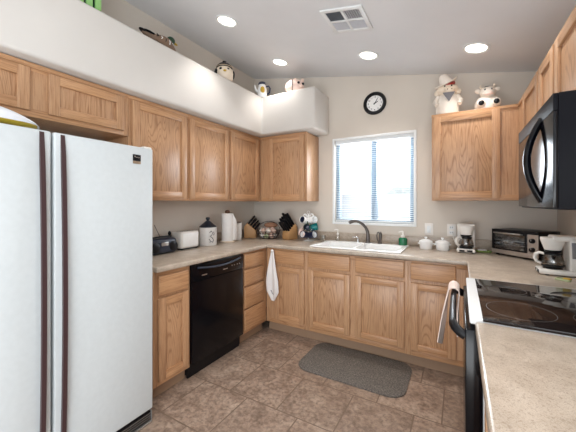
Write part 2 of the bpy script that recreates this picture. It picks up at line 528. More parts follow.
# back base run, facing -y
cabinet('base_cabinet', 'oak base cabinet in the corner with white towel hanging from its drawer', (.593, -.591), 0, .473, .1, CT, .58,
        [(.112, .449, .148, .693)], [(.112, .449, .722, .856)], g_base)
cabinet('base_cabinet', 'wide oak sink base cabinet with two doors under the white sink', (1.066, -.591), 0, .922, .1, .866, .58,
        [(.022, .436, .148, .693), (.486, .896, .148, .693)], [(.022, .436, .722, .856), (.486, .896, .722, .856)], g_base, drawer_name='false_drawer_front', inner=.74)
cabinet('base_cabinet', 'oak base cabinet with drawer over door beside the white range', (1.988, -.591), 0, .458, .1, CT, .58,
        [(.023, .344, .148, .693)], [(.023, .344, .722, .856)], g_base)
# right base runs, facing -x  (local x -> world -y)
RX = 2.449
cabinet('base_cabinet', 'narrow oak base cabinet in the corner behind the white range', (RX, -.593), -L90, .641, .1, CT, .58,
        [(.06, .59, .148, .693)], [(.06, .59, .722, .856)], g_base)
cabinet('base_cabinet', 'oak base cabinet under the near counter, in front of the range', (RX, -1.925), -L90, 1.3, .1, CT, .58,
        [(.03, .42, .148, .693), (.45, .84, .148, .693), (.87, 1.27, .148, .693)], [(.03, .42, .722, .856), (.45, .84, .722, .856), (.87, 1.27, .722, .856)], g_base)

# upper cabinets
UZ0, UZ1 = 1.36, 2.108
UX = .311
g_up = 'oak wall cabinets'
cabinet('wall_cabinet', 'tall oak wall cabinet right above the edge of the white fridge', (UX, -1.925), L90, .53, UZ0, UZ1, .309, [(.02, .512, 1.378, 2.08)], (), g_up, base=False, crown=True)
cabinet('wall_cabinet', 'oak wall cabinet above the white toaster, middle of the left row', (UX, -1.395), L90, .532, UZ0, UZ1, .309, [(.016, .512, 1.378, 2.08)], (), g_up, base=False, crown=True)
cabinet('wall_cabinet', 'oak wall cabinet on the left wall nearest the corner', (UX, -.863), L90, .552, UZ0, UZ1, .309, [(.022, .504, 1.378, 2.08)], (), g_up, base=False, crown=True)
cabinet('wall_cabinet', 'oak wall cabinet under the end of the plant shelf, left of the window', (.313, -.311), 0, .617, UZ0, UZ1, .309, [(.136, .586, 1.378, 2.08)], (), g_up, base=False, crown=True)
cabinet('wall_cabinet', 'short oak two-door wall cabinet above the white fridge', (UX, -2.96), L90, 1.033, 1.815, UZ1, .309, [(.03, .47, 1.845, 2.08), (.555, .995, 1.845, 2.08)], (), g_up, base=False, crown=True)
UR = 2.752
cabinet('wall_cabinet', 'oak wall cabinet right of the window with two cow figurines on top', (2.145, -.311), 0, .9, UZ0, 2.103, .309, [(.016, .488, 1.378, 2.085)], (), g_up, base=False, crown=True)
cabinet('wall_cabinet', 'oak wall cabinet on the right wall between corner and microwave', (UR, -.313), -L90, .732, UZ0, 2.103, .290, [(.279, .716, 1.378, 2.085)], (), g_up, base=False, crown=True)
cabinet('wall_cabinet', 'short oak two-door wall cabinet above the black microwave', (UR, -1.046), -L90, .87, 1.7065, 2.103, .290, [(.021, .315, 1.725, 2.085), (.343, .84, 1.725, 2.085)], (), g_up, base=False, crown=True)

# ------------------------------------------------------------------ counters
CZ = .914
def counter_mesh(poly, cut=None):
    tb = MB().prism(poly, CZ - CT, 'xy', CT, bev=.010, seg=3)
    o = tb.build('tmp_counter', M_LAM)
    if cut:
        c = MB().box(*cut).build('tmp_cut', M_LAM)
        m = o.modifiers.new('b', 'BOOLEAN'); m.operation = 'DIFFERENCE'; m.object = c; m.solver = 'EXACT'
        dg = bpy.context.evaluated_depsgraph_get()
        me = bpy.data.meshes.new_from_object(o.evaluated_get(dg))
        bpy.data.objects.remove(c)
    else:
        me = o.data.copy()
    bpy.data.objects.remove(o)
    me.set_sharp_from_angle(angle=R(38))
    return me
SX0, SX1, SY0, SY1 = 1.09, 1.93, -.585, -.075
ct = thing('countertop', 'long speckled beige laminate countertop running round the corners under the window', 'countertop', (0, 0, 0))
me = counter_mesh([(.002, -1.93), (.635, -1.93), (.635, -.635), (XW - .641, -.635), (XW - .641, -1.235), (XW - .002, -1.235), (XW - .002, -.002), (.002, -.002)],
                  ((SX0 + .03, SY0 + .03, .5), (SX1 - .03, SY1 - .03, 1.2)))
o = bpy.data.objects.new('slab', me); COL.objects.link(o); o.parent = ct
part('backsplash', MB().box((.002, -.022, CZ + .0005), (XW - .002, -.002, 1.012), .005), M_LAM, ct)
part('backsplash', MB().box((.002, -1.93, CZ + .0005), (.022, -.023, 1.012), .005), M_LAM, ct)
part('backsplash', MB().box((XW - .022, -1.235, CZ + .0005), (XW - .002, -.023, 1.012), .005), M_LAM, ct)
ct2 = thing('countertop', 'speckled beige laminate countertop in the foreground on the near side of the range', 'countertop', (0, 0, 0))
me = counter_mesh([(XW - .641, -3.225), (XW - .002, -3.225), (XW - .002, -1.925), (XW - .641, -1.925)])
o = bpy.data.objects.new('slab', me); COL.objects.link(o); o.parent = ct2
part('backsplash', MB().box((XW - .022, -3.225, CZ + .0005), (XW - .002, -1.925, 1.012), .005), M_LAM, ct2)

# ------------------------------------------------------------------ sink and taps
sk = thing('kitchen_sink', 'white double-bowl drop-in sink set into the counter under the window', 'sink', ((SX0 + SX1) / 2, (SY0 + SY1) / 2, CZ))
hw, hd = (SX1 - SX0) / 2, (SY1 - SY0) / 2
rim = MB()
def rr(x0, y0, x1, y1, r, n=5):
    out = []
    for cx_, cy_, a0 in ((x1 - r, y1 - r, 0), (x0 + r, y1 - r, 90), (x0 + r, y0 + r, 180), (x1 - r, y0 + r, 270)):
        for k in range(n + 1):
            a = R(a0 + 90 * k / n); out.append((cx_ + r * math.cos(a), cy_ + r * math.sin(a)))
    return out
bowls = [(-hw + .045, -hd + .04, -.012, hd - .1), (.012, -hd + .04, hw - .045, hd - .1)]
tb = bmesh.new()
# rim plate with two holes via boxes
zt = .014
rim.box((-hw, -hd, .0005), (hw, -hd + .04, zt), .006, 0, 3)
rim.box((-hw, hd - .1, .0005), (hw, hd, zt), .006, 0, 3)
rim.box((-hw, -hd + .03, .0005), (-hw + .045, hd - .09, zt), .006, 0, 3)
rim.box((hw - .045, -hd + .03, .0005), (hw, hd - .09, zt), .006, 0, 3)
rim.box((-.014, -hd + .03, -.02), (.014, hd - .09, zt - .002), .006, 0, 3)
tb.free()
part('rim', rim, M_PORC, sk)
for x0, y0_, x1, y1_ in bowls:
    b = MB(); d = -.13
    b.box((x0 - .004, y0_ - .004, d - .008), (x1 + .004, y1_ + .004, d))
    b.box((x0 - .006, y0_ - .006, d), (x0, y1_ + .006, .006)); b.box((x1, y0_ - .006, d), (x1 + .006, y1_ + .006, .006))
    b.box((x0, y0_ - .006, d), (x1, y0_, .006)); b.box((x0, y1_, d), (x1, y1_ + .006, .006))
    bo = part('bowl', b, M_PORC, sk)
    part('drain_strainer', MB().lathe([(0, 0), (.03, 0), (.042, .004), (.045, .001), (.045, -.0)], ((x0 + x1) / 2, (y0_ + y1_) / 2, d + .0005), 20), M_CHROME, bo)
FX, FY, FZ = 1.535, -.115, CZ + .0145
fa = thing('kitchen_faucet', 'dark bronze arched pull-out faucet standing at the back of the sink', 'faucet', (FX, FY, FZ))
part('base', MB().lathe([(.027, 0), (.027, .008), (.021, .014), (.019, .05), (.018, .055), (0, .055)], seg=20), M_BRONZE, fa)
pts = [(0, 0, .05), (0, 0, .085), (-.005, -.004, .12), (-.02, -.014, .158), (-.046, -.03, .192), (-.075, -.048, .214), (-.103, -.064, .224), (-.125, -.078, .224), (-.14, -.088, .219)]
part('spout', MB().tube(pts, [.0185, .018, .0165, .0155, .0145, .014, .0145, .0165, .017], 14), M_BRONZE, fa)
part('spray_head', MB().tube([(-.134, -.084, .222), (-.158, -.099, .213), (-.168, -.105, .206)], [.0175, .018, .015], 14), M_BRONZE, fa)
sp = thing('side_sprayer', 'dark bronze side sprayer with loop handle right of the faucet', 'sprayer', (1.655, -.115, FZ))
part('base', MB().lathe([(.023, 0), (.022, .01), (.016, .016), (0, .016)], seg=18), M_BRONZE, sp)
part('body', MB().tube([(0, 0, .012), (.004, 0, .05), (.008, 0, .09), (.0, -.006, .115)], [.013, .014, .017, .016], 12), M_BRONZE, sp)
part('trigger', MB().tube([(-.004, -.006, .116), (-.020, -.012, .112), (-.027, -.012, .08), (-.023, -.008, .04), (-.012, 0, .018)], .006, 8), M_BRONZE, sp)
dp = thing('soap_dispenser', 'small chrome deck dispenser with bent nozzle left of the faucet', 'dispenser', (1.43, -.115, FZ))
part('base', MB().lathe([(.019, 0), (.018, .006), (.01, .012), (.009, .034), (0, .034)], seg=16), M_CHROME, dp)
part('nozzle', MB().tube([(0, 0, .03), (0, 0, .046), (-.02, -.012, .056), (-.05, -.03, .052)], [.007, .007, .006, .005], 10), M_CHROME, dp)

def pump_bottle(name, label, loc, m_body, h, r, m_pump=M_PLASW):
    t = thing(name, label, 'soap bottle', loc)
    part('bottle', MB().lathe([(0, 0), (r * .94, 0), (r, .005), (r, h * .72), (r * .9, h * .86), (r * .42, h * .96), (r * .40, h), (0, h)], seg=22, sy=.75), m_body, t)
    part('pump_collar', MB().lathe([(r * .48, h - .004), (r * .48, h + .014), (r * .2, h + .018), (r * .15, h + .05), (0, h + .05)], seg=16), m_pump, t)
    part('pump_nozzle', MB().tube([(.006, .0, h + .046), (-.008, -.002, h + .052), (-.024, -.006, h + .05), (-.038, -.01, h + .044)], [.007, .007, .005, .004], 8), m_pump, t)
    return t
pump_bottle('soap_bottle', 'green liquid soap bottle with white pump at the right of the sink', (1.875, -.112, FZ), M_GREENLIQ, .08, .04)
pump_bottle('lotion_bottle', 'clear bottle with white pump at the left back of the sink', (1.205, -.112, FZ), M_CLEAR, .07, .027)
gj = thing('glass_tumbler', 'small clear glass jar beside the mug tree near the sink', 'glass', (1.045, -.14, CZ))
part('glass_body', MB().lathe([(0, 0), (.026, 0), (.03, .07), (.027, .07), (.023, .006), (0, .006)], seg=20), M_CLEAR, gj)
part('wax_fill', MB().lathe([(0, .0065), (.0225, .0065), (.0235, .02), (0, .02)], seg=18), M_GARLIC, gj)

# ------------------------------------------------------------------ fridge
FRX = .72
FY1, FYS, FY0 = -2.021, -2.542, -2.945
fr = thing('refrigerator', 'white side-by-side refrigerator with long dark brown handles', 'refrigerator', (0, 0, 0))
part('cabinet_body', MB().box((.03, FY0 + .004, .05), (FRX - .062, FY1 - .004, 1.662), .006), M_FRIDGE, fr)
part('gasket', MB().box((FRX - .0615, FY0 + .015, .075), (FRX - .056, FY1 - .015, 1.655)), M_FRGAP, fr)
def fridge_door(y0_, y1_, hy):
    d = part('fridge_door', MB().box((FRX - .056, y0_, .078), (FRX, y1_, 1.67), .008, 0, 3), M_FRIDGE, fr)
    pts = []
    n = 16
    for k in range(n + 1):
        t = k / n; z = .09 + t * 1.572
        pts.append((z, FRX + .001 + .030 * (math.sin(PI * t) ** .6)))
    b = MB()
    poly = [(x, z) for z, x in pts] + [(max(FRX + .0002, x - .014), z) for z, x in reversed(pts)]
    b.prism(poly, .018, 'xz', hy - .009)
    part('door_handle', b, M_HANDLE, d, 'dark brown full-height door handle')
    return d
fridge_door(FY0, FYS - .0055, FYS - .042)
d2 = fridge_door(FYS + .0055, FY1, FYS + .040)
bd = part('badge', MB().box((FRX + .0002, -2.152, 1.585), (FRX + .002, -2.103, 1.622), .0006), M_BLACKP, d2, 'black badge with silver foot strip')
b = MB()
for k, (yy, zz, ww) in enumerate(((-2.143, 1.609, .008), (-2.133, 1.606, .006), (-2.125, 1.607, .006), (-2.117, 1.606, .005))):
    b.box((FRX + .002, yy, zz - .003), (FRX + .0024, yy + ww, zz + .002))
b.box((FRX + .002, -2.145, 1.6125), (FRX + .0024, -2.135, 1.6145))
part('badge_script', b, M_SILVER, d2)
part('badge_strip', MB().box((FRX + .0002, -2.152, 1.568), (FRX + .002, -2.103, 1.5845), .0006), M_GOLD, d2)
part('hinge_cap', MB().box((FRX - .05, FY1 - .055, 1.6705), (FRX - .008, FY1 - .004, 1.680), .003), M_PLASW, fr)
b = MB().box((.1, FY0 + .01, .004), (FRX - .03, FY1 - .012, .066))
for k in range(4):
    b.box((FRX - .03, FY0 + .01, .016 + k * .014), (FRX - .004, FY1 - .014, .024 + k * .014), .001)
part('toe_grille', b, M_BLACKP, fr)
b = MB()
for k in range(3):
    b.box((FRX - .006, FY0 + .01, .0245 + k * .014), (FRX - .002, FY1 - .012, .0275 + k * .014), .0005)
part('grille_slat_trim', b, M_SILVER, fr)
part('grille_edge', MB().box((FRX - .03, FY0 + .01, .001), (FRX + .010, FY1 - .010, .012), .004), M_SILVER, fr)
part('grille_end_cap', MB().box((FRX - .03, FY1 - .0115, .0125), (FRX + .002, FY1 - .006, .070), .002), M_SILVER, fr)

# bag of snacks on the fridge
bag = thing('snack_bag', 'white and yellow plastic snack bag lying on top of the fridge', 'bag', (.55, -2.81, 1.6715))
def bagf(u, v):   # u along y, v round
    yy = -.25 + .5 * u
    e = (max(0, 1 - abs(2 * u - 1) ** 2.2)) ** .62
    a = 2 * PI * v
    return Vector((.12 * (.55 + .45 * e) * math.cos(a) + .02, yy, max(.002, .052 + .05 * e * math.sin(a) + .004 * math.sin(9 * u + 3 * a) - (1 - e) * .030)))
def bag_part(v0, v1, name, m):
    tb = bmesh.new(); nu, nv = 22, 14
    g = [[tb.verts.new(bagf(i / nu, v0 + (v1 - v0) * j / nv)) for j in range(nv + 1)] for i in range(nu + 1)]
    for i in range(nu):
        for j in range(nv): tb.faces.new((g[i][j], g[i + 1][j], g[i + 1][j + 1], g[i][j + 1]))
    bmesh.ops.recalc_face_normals(tb, faces=tb.faces)
    b = MB(); b._merge(tb, 0, True)
    return part(name, b, m, bag)
bag_part(-.06, .64, 'bag_top', M_BAGW)
bag_part(.64, .94, 'bag_belly', M_BAGY)
part('bag_print', MB().box((.118, -.02, .076), (.1245, .07, .082), .001), M_GREYMESH, bag, 'small grey printed line')

# ------------------------------------------------------------------ dishwasher
dw = thing('dishwasher', 'black built-in dishwasher between the oak drawers and single cabinet', 'dishwasher', (LX, -1.617, 0), L90)
DW = .615
part('tub_body', MB().box((.004, .02, .02), (DW - .004, .57, .872)), M_BLACKP, dw)
part('door_panel', MB().box((.003, -.022, .118), (DW - .003, .018, .735), .004), M_BLACK, dw)
cp = part('control_panel', MB().box((.003, -.026, .738), (DW - .003, .018, .868), .008), M_BLACK, dw)
# scooped pull handle
pl = []
for k in range(15):
    t = k / 14; pl.append((.05 + t * (DW - .1), -.029 - .012 * math.sin(PI * t), .842 - .022 * math.sin(PI * t)))
part('pull_handle', MB().tube(pl, .008, 10), M_BLUEBLK, cp)
b = MB()
for x, w_ in ((.095, .055), (.335, .030), (.37, .02)): b.box((x, -.0275, .772), (x + w_, -.0262, .780))
part('brand_mark', b, M_SILVER, cp, 'tiny silver printed marks')
for x in (.45, .48, .52, .55):
    part('button_mark', MB().lathe([(0, 0), (.005, 0), (.005, .0008), (0, .0008)], (x, -.0262, .79), 10, axis='-y'), M_SILVER, cp)
part('kick_panel', MB().box((.003, .028, .001), (DW - .003, .044, .114)), M_BLACKP, dw)

# ------------------------------------------------------------------ range
RY1, RY0 = -1.238, -1.922
rg = thing('kitchen_range', 'white electric range with black glass cooktop between the counters', 'range', (0, 0, 0))
RF = 2.395
part('body', MB().box((RF + .034, RY0 + .002, .03), (XW - .03, RY1 - .002, .895), .004), M_WHITE, rg)
part('cooktop_frame', MB().box((RF - .008, RY0 + .005, .896), (XW - .03, RY1 - .001, .921), .007, 0, 3), M_WHITE, rg)
gt = part('glass_cooktop', MB().box((2.428, RY0 + .001, .914), (2.955, RY1 - .028, .9245), .001), M_COOK, rg)
def ring(cx_, cy_, r):
    pts = [(cx_ + r * math.cos(2 * PI * k / 48), cy_ + r * math.sin(2 * PI * k / 48), .9243) for k in range(48)]
    return part('burner_ring', MB().tube(pts, .0008, 6, closed=True), M_RINGGREY, gt, 'pale printed burner ring')
ring(2.556, -1.755, .108); ring(2.80, -1.76, .09); ring(2.55, -1.44, .075); ring(2.81, -1.44, .1)
part('backguard', MB().box((2.96, RY0 + .004, .9215), (XW - .03, RY1 - .004, 1.06), .01), M_WHITE, rg)
od = part('oven_door', MB().box((RF - .022, RY0 + .006, .23), (RF + .033, RY1 - .006, .875), .006), M_BLACK, rg)
HZ = .868
pts = [(RF - .02, -1.885, HZ - .03), (RF - .036, -1.882, HZ - .022), (RF - .056, -1.868, HZ - .008), (RF - .064, -1.84, HZ - .002), (RF - .066, -1.7, HZ), (RF - .066, -1.45, HZ), (RF - .064, -1.325, HZ - .002), (RF - .056, -1.295, HZ - .008), (RF - .036, -1.281, HZ - .022), (RF - .02, -1.278, HZ - .03)]
part('oven_handle', MB().tube(pts, .019, 14, flat=.6), M_BLACKP, od)
part('storage_drawer', MB().box((RF - .016, RY0 + .006, .07), (RF + .033, RY1 - .006, .222), .006), M_BLACK, rg)
# towel over the oven handle
tw = thing('dish_towel', 'blush terry towel draped over the black oven door handle', 'towel', (RF - .066, -1.375, HZ))
def towf(u, v):   # u along the bar, v over it
    y = -.09 + .18 * u
    s = (v - .55) * .52
    rb = .027
    if abs(s) < rb * PI / 2:
        a = s / rb
        return Vector((rb * math.sin(a), y * .9, .012 + rb * math.cos(a)))
    if s < 0:
        dd = -s - rb * PI / 2
        return Vector((-rb - .15 * dd - .010 * math.sin(9 * u + 2) * min(1, dd * 8), y * (1 + .9 * dd) - .12 * dd, .012 - dd * (1 + .12 * math.sin(4 * u))))
    dd = s - rb * PI / 2
    return Vector((rb * (1 - .3 * min(1, dd * 10)) + .006 * math.sin(8 * u) * min(1, dd * 8), y * (1 + .4 * dd) - .3 * dd, .012 - dd))
part('cloth', MB().sheet(towf, 20, 40, .004), M_TOWEL2, tw)

# ------------------------------------------------------------------ microwave
mw = thing('microwave', 'black over-the-range microwave with big bowed handle under the oak cabinet', 'microwave', (0, 0, 0))
MX, MY0, MY1, MZ0, MZ1 = 2.625, -1.892, -1.225, 1.316, 1.706
part('body', MB().box((MX + .013, MY0, MZ0), (XW - .004, MY1, MZ1), .004), M_MWSIDE, mw)
dd = part('door', MB().box((MX, MY0 + .001, MZ0 + .006), (MX + .0125, MY1 - .002, MZ1 - .06), .002), M_BLACK, mw)
part('vent_strip', MB().box((MX, MY0 + .001, MZ1 - .058), (MX + .0125, MY1 - .002, MZ1 - .002), .0004), M_MWSIDE, mw)
HB = []
for k in range(17):
    t = k / 16
    HB.append((MX + .004 - .046 * math.sin(PI * t) ** .9, -1.715, MZ0 + .028 + .315 * t))
part('door_handle', MB().tube(HB, .013, 12, flat=1.3), M_BLACK, dd)

# ------------------------------------------------------------------ ceiling fixtures
TILT = math.atan(.187)
def can(x, y, label):
    t = thing('ceiling_light', label, 'ceiling light', (x, y, zc(x) - .001), rot=(0, TILT, 0), group='recessed ceiling lights')
    part('trim_ring', MB().lathe([(.072, -.0005), (.094, -.0005), (.096, -.004), (.090, -.010), (.074, -.006), (.072, -.0005)], seg=32), M_WHITE, t)
    part('lamp_lens', MB().lathe([(0, -.006), (.04, -.0055), (.072, -.002), (.072, -.0008), (0, -.0008)], seg=32), M_BULB, t)
    d = bpy.data.lights.new('can_lamp', 'SPOT'); d.energy = CAN_POWER; d.color = (1, .97, .94); d.spot_size = R(104); d.spot_blend = .8; d.shadow_soft_size = .06
    o = bpy.data.objects.new('can_lamp', d); COL.objects.link(o); o.parent = t; o.location = (0, 0, -.03); o.rotation_euler = (0, -TILT, 0)
    return t
can(.675, -1.30, 'round recessed ceiling light above the left plant shelf, nearest the fridge')
can(.683, -.466, 'round recessed ceiling light near the back corner above the plant shelf')
can(1.64, -.50, 'round recessed ceiling light above the wall clock and window')
can(2.465, -.51, 'round recessed ceiling light above the cow figurines')
for x, y in ((2.465, -1.35), (1.64, -2.15), (2.465, -2.15), (1.64, -3.0), (2.465, -3.0)):  # extra downlights added out of view to brighten floor and counters
    can(x, y, 'added unseen recessed ceiling light, overhead out of view')
vt = thing('ceiling_vent', 'square white ceiling air vent with four louvred quarters', 'vent', (1.648, -1.105, zc(1.648) - .001), rot=(0, TILT, 0))
VS = .153
b = MB()
for a, c in (((-VS, -VS), (-VS + .03, VS)), ((VS - .03, -VS), (VS, VS)), ((-VS + .03, -VS), (VS - .03, -VS + .03)), ((-VS + .03, VS - .03), (VS - .03, VS)), ((-.009, -VS + .03), (.009, VS - .03)), ((-VS + .03, -.009), (-.009, .009)), ((.009, -.009), (VS - .03, .009))):
    b.box((a[0], a[1], -.012), (c[0], c[1], -.0005), .0015)
part('frame', b, M_WHITE, vt)
q = VS - .03
quads = [(-q, .009, -.009, q, M_GREYMESH, 'x'), (.009, .009, q, q, M_GREYMESH, 'x'), (-q, -q, -.009, -.009, M_VENTDK, 'x'), (.009, -q, q, -.009, M_VENTDK, 'y')]
for x0, y0_, x1, y1_, m, ax in quads:
    b = MB().box((x0, y0_, -.0025), (x1, y1_, -.0006))
    n = 7
    for k in range(n):
        if ax == 'x':
            yy = y0_ + (y1_ - y0_) * (k + .5) / n; b.box((x0, yy - .004, -.009), (x1, yy + .0035, -.003), mi=0 if m is M_GREYMESH else 0)
        else:
            xx = x0 + (x1 - x0) * (k + .5) / n; b.box((xx - .003, y0_, -.010), (xx + .002, y1_, -.003), mi=1)
    part('louvre', b, [m, M_GREYMESH], vt)

# clock
ck = thing('wall_clock', 'round wall clock with black rim and white face above the window', 'clock', (1.578, -.001, 2.395), rot=(PI / 2, 0, 0))
part('rim', MB().lathe([(.082, .0), (.118, .0), (.121, .012), (.112, .028), (.096, .030), (.086, .020), (.083, .006)], seg=48), M_NAVY if False else M_BLACKP, ck)
fc = part('face', MB().lathe([(0, .008), (.087, .008), (.087, .001), (0, .001)], seg=48), M_PAPER, ck)
for h in range(1, 13):
    a = PI / 2 - h * PI / 6
    text_mesh('numeral', str(h), .026, M_BLACKP, fc, (.068 * math.cos(a), .068 * math.sin(a), .0085), (0, 0, 0))
def hand(name, ang, ln, w_):
    a = PI / 2 - R(ang)
    m = Matrix.Rotation(a, 4, 'Z'); b = MB(); b.M = m
    b.prism([(-.015, -w_), (ln * .8, -w_), (ln, 0), (ln * .8, w_), (-.015, w_)], .0015, 'xy', .0095)
    part(name, b, M_BLACKP, ck)
hand('hour_hand', 62, .042, .004); hand('minute_hand', 32, .064, .003)
part('hub', MB().lathe([(0, .013), (.006, .0125), (.006, .009), (0, .009)], seg=12), M_BLACKP, ck)

# switch and outlet plates
def plate(name, label, cat, x, z, kind):
    t = thing(name, label, cat, (x, -.0005, z), 0)
    part('cover_plate', MB().box((-.037, -.006, -.058), (.037, 0, .058), .003), M_PLASW, t)
    if kind == 'switch':
        part('rocker', MB().box((-.017, -.010, -.034), (.017, -.006, .034), .002), M_WHITE, t)
    else:
        for s_ in (-1, 1):
            so = part('socket', MB().box((-.018, -.008, s_ * .024 - .016), (.018, -.006, s_ * .024 + .016), .004), M_WHITE, t)
            b = MB()
            for xx in (-.008, .006): b.box((xx, -.0084, s_ * .024 - .004), (xx + .003, -.0079, s_ * .024 + .008))
            part('slot', b, M_BLACKP, so)
    return t
plate('light_switch', 'white rocker switch plate on the back wall, right of the window', 'switch', 2.098, 1.085, 'switch')
plate('wall_outlet', 'white double outlet on the back wall behind the small coffee maker', 'outlet', 2.29, 1.085, 'outlet')

# ------------------------------------------------------------------ left counter items
Z0 = CZ + .0006
ra = thing('radio', 'dark blue-black portable radio on the counter beside the fridge', 'radio', (.185, -1.565, Z0), L90)
b = MB().box((-.14, -.06, .004), (.125, .06, .132), .032, 0, 5)
part('case', b, M_BLUEBLK, ra)
for x in (-.095, .08):
    part('speaker_grille', MB().lathe([(0, .003), (.036, .003), (.042, 0), (.042, -.004), (0, -.004)], (x, -.0605, .062), 24, axis='-y'), M_BLACKP, ra)
part('tuner_panel', MB().box((-.04, -.064, .07), (.028, -.0595, .1), .003), M_SILVER, ra)
part('carry_handle', MB().tube([(-.11, 0, .122), (-.095, 0, .138), (0, 0, .142), (.085, 0, .138), (.1, 0, .122)], .006, 8), M_BLACKP, ra)
part('antenna', MB().tube([(.02, .03, .125), (-.03, .045, .24)], .0022, 6), M_BLACKP, ra)
pm = thing('pepper_mill', 'small black bottle-shaped mill standing behind the toaster', 'mill', (.065, -1.385, Z0))
part('body', MB().lathe([(0, 0), (.024, 0), (.024, .03), (.017, .06), (.02, .11), (.016, .13), (0, .13)], seg=18), M_BLACKP, pm)
part('knob', MB().lathe([(.008, .13), (.014, .145), (.012, .16), (.005, .172), (0, .172)], seg=14), M_BLACKP, pm)

to = thing('toaster', 'white two-slice toaster between the radio and stoneware crock', 'toaster', (.135, -1.265, Z0), L90)
part('shell', MB().box((-.105, -.07, .012), (.105, .07, .165), .018, 0, 4), M_PLASW, to)
part('base', MB().box((-.1, -.064, .004), (.1, .064, .0125), .003), M_BLACKP, to)
for y in (-.022, .022):
    part('bread_slot', MB().box((-.075, y - .011, .1645), (.075, y + .011, .1658), .0004), M_BLACKP, to)
part('lever', MB().box((-.118, -.02, .09), (-.1055, .02, .102), .003), M_PLASW, to)
part('front_panel', MB().box((-.088, -.073, .028), (.088, -.0695, .148), .0015), M_PORC, to)
for x in (-.085, .085):
    for y in (-.05, .05):
        part('foot', MB().lathe([(0, 0), (.008, 0), (.009, .005), (0, .005)], (x, y, 0), 10), M_BLACKP, to)

cr = thing('stoneware_crock', 'pale stoneware crock with dark squiggle and dark blue pointed lid', 'crock', (.145, -.988, Z0))
part('jar', MB().lathe([(0, 0), (.084, 0), (.088, .004), (.089, .17), (.086, .180), (.078, .181), (0, .181)], seg=36), M_STONE, cr)
part('lid', MB().lathe([(.082, .1815), (.086, .184), (.082, .192), (.055, .215), (.028, .238), (.016, .246), (0, .246)], seg=32), M_CROCKLID, cr)
part('lid_knob', MB().lathe([(.012, .245), (.014, .256), (.022, .266), (.02, .278), (0, .283)], seg=18), M_CROCKLID, cr)
b = MB()
for strk in ([(-.30, .130), (-.12, .150), (.05, .128), (-.05, .105), (-.28, .098)], [(-.28, .098), (.0, .082), (.18, .055), (.05, .035), (-.2, .05)], [(.18, .14), (.26, .118), (.12, .10)], [(-.36, .07), (-.2, .05), (-.28, .028)]):
    pts = []
    for (a, z), (a2, z2) in zip(strk, strk[1:]):
        for k in range(4):
            t = k / 4; an = a + (a2 - a) * t - .62 ; an += .32; pts.append((.0892 * math.cos(an), .0892 * math.sin(an), z + (z2 - z) * t))
    b.tube(pts, .0028, 6)
part('painted_squiggle', b, M_CROCKLID, cr, 'dark painted squiggle')

pt = thing('paper_towel_holder', 'paper towel roll on a pale stand between crock and knife block', 'paper towel', (.15, -.70, Z0))
part('base', MB().lathe([(0, 0), (.078, 0), (.08, .006), (.076, .014), (0, .014)], seg=32), M_CREAM, pt)
part('dowel', MB().lathe([(0, .014), (.009, .014), (.009, .318), (0, .318)], seg=12), M_WALNUT, pt)
part('finial', MB().lathe([(.022, .3135), (.026, .322), (.024, .34), (.012, .348), (0, .349)], seg=18), M_WALNUT, pt)
rl = part('paper_roll', MB().lathe([(.02, .0145), (.062, .0145), (.063, .018), (.063, .308), (.062, .312), (.02, .312), (.02, .0145)], seg=32), M_PAPER, pt)
def loose(u, v):
    a = -.35 + .0 * v
    s = u * .085
    base = Vector((.063 * math.cos(.35), .063 * math.sin(.35), 0)); tdir = Vector((-.10, 1, 0)).normalized()
    z1 = .308 - 1.6 * s
    p = base + tdir * s + Vector((.012 * math.sin(u * 3), 0, 0))
    return Vector((p.x, p.y, .02 + (z1 - .02) * v))
part('loose_sheet', MB().sheet(loose, 10, 6, .0012), M_PAPER, rl)

wb = thing('cutting_board_block', 'white slanted block standing between paper towels and knife block', 'block', (.115, -.50, Z0), R(60))
b = MB().prism([(-.05, 0), (.05, 0), (.05, .2), (-.015, .185)], .06, 'xz', -.03, bev=.004)
part('case', b, M_PLASW, wb)
part('top_slot', MB().box((.0, -.02, .1995), (.044, .02, .2035), .001), M_GREY, wb)

def knife_block(label, loc, rz, lean, n_rows, n_cols, group, scale=1, grip=1, m=M_KNIFEW):
    t = thing('knife_block', label, 'knife block', loc, rz, group)
    s_ = scale
    # block leaning: profile in xz
    P = [(-.055 * s_, 0), (.055 * s_, 0), (.055 * s_, .045 * s_), (.055 * s_ - lean * .1, .2 * s_), (-.045 * s_ - lean * .13, .135 * s_)] if lean > 0 else None
    part('block', MB().prism([(-.075 * s_, 0), (.065 * s_, 0), (.065 * s_, .13 * s_), (.03 * s_, .175 * s_), (-.075 * s_, .085 * s_)], .1 * s_, 'xz', -.05 * s_, bev=.004), m, t)
    # slanted top face from (-.075,.085) to (.03,.175): normal up-left
    ax = Vector((-.09, 0, .105)).normalized(); al = Vector((.105, 0, .09)).normalized()
    p0 = Vector((-.075 * s_, 0, .085 * s_))
    for i in range(n_rows):
        for j in range(n_cols):
            base = p0 + al * (s_ * (.022 + i * .1 / max(1, n_rows - 1))) + Vector((0, (-.034 + .068 * j / max(1, n_cols - 1)) * s_, 0))
            ln = grip * s_ * (.085 + .025 * i / n_rows + .01 * ((i + j) % 2))
            b = MB().tube([base + ax * .001, base + ax * ln * .5, base + ax * ln * .92, base + ax * ln], [.0105 * s_, .012 * s_, .0125 * s_, .008 * s_], 8, flat=1.3)
            part('knife_handle', b, M_BLACKP, t)
    return t
g_kb = 'knife blocks'
knife_block('wooden knife block with black handles leaning right, beside the onion basket\'s left', (.115, -.25, Z0), R(212), 1, 4, 3, g_kb, 1.05)
knife_block('wooden knife block with upright black handles between onion basket and mug tree', (.625, -.14, Z0), R(76), 1, 4, 3, g_kb, 1.06, 1.45)

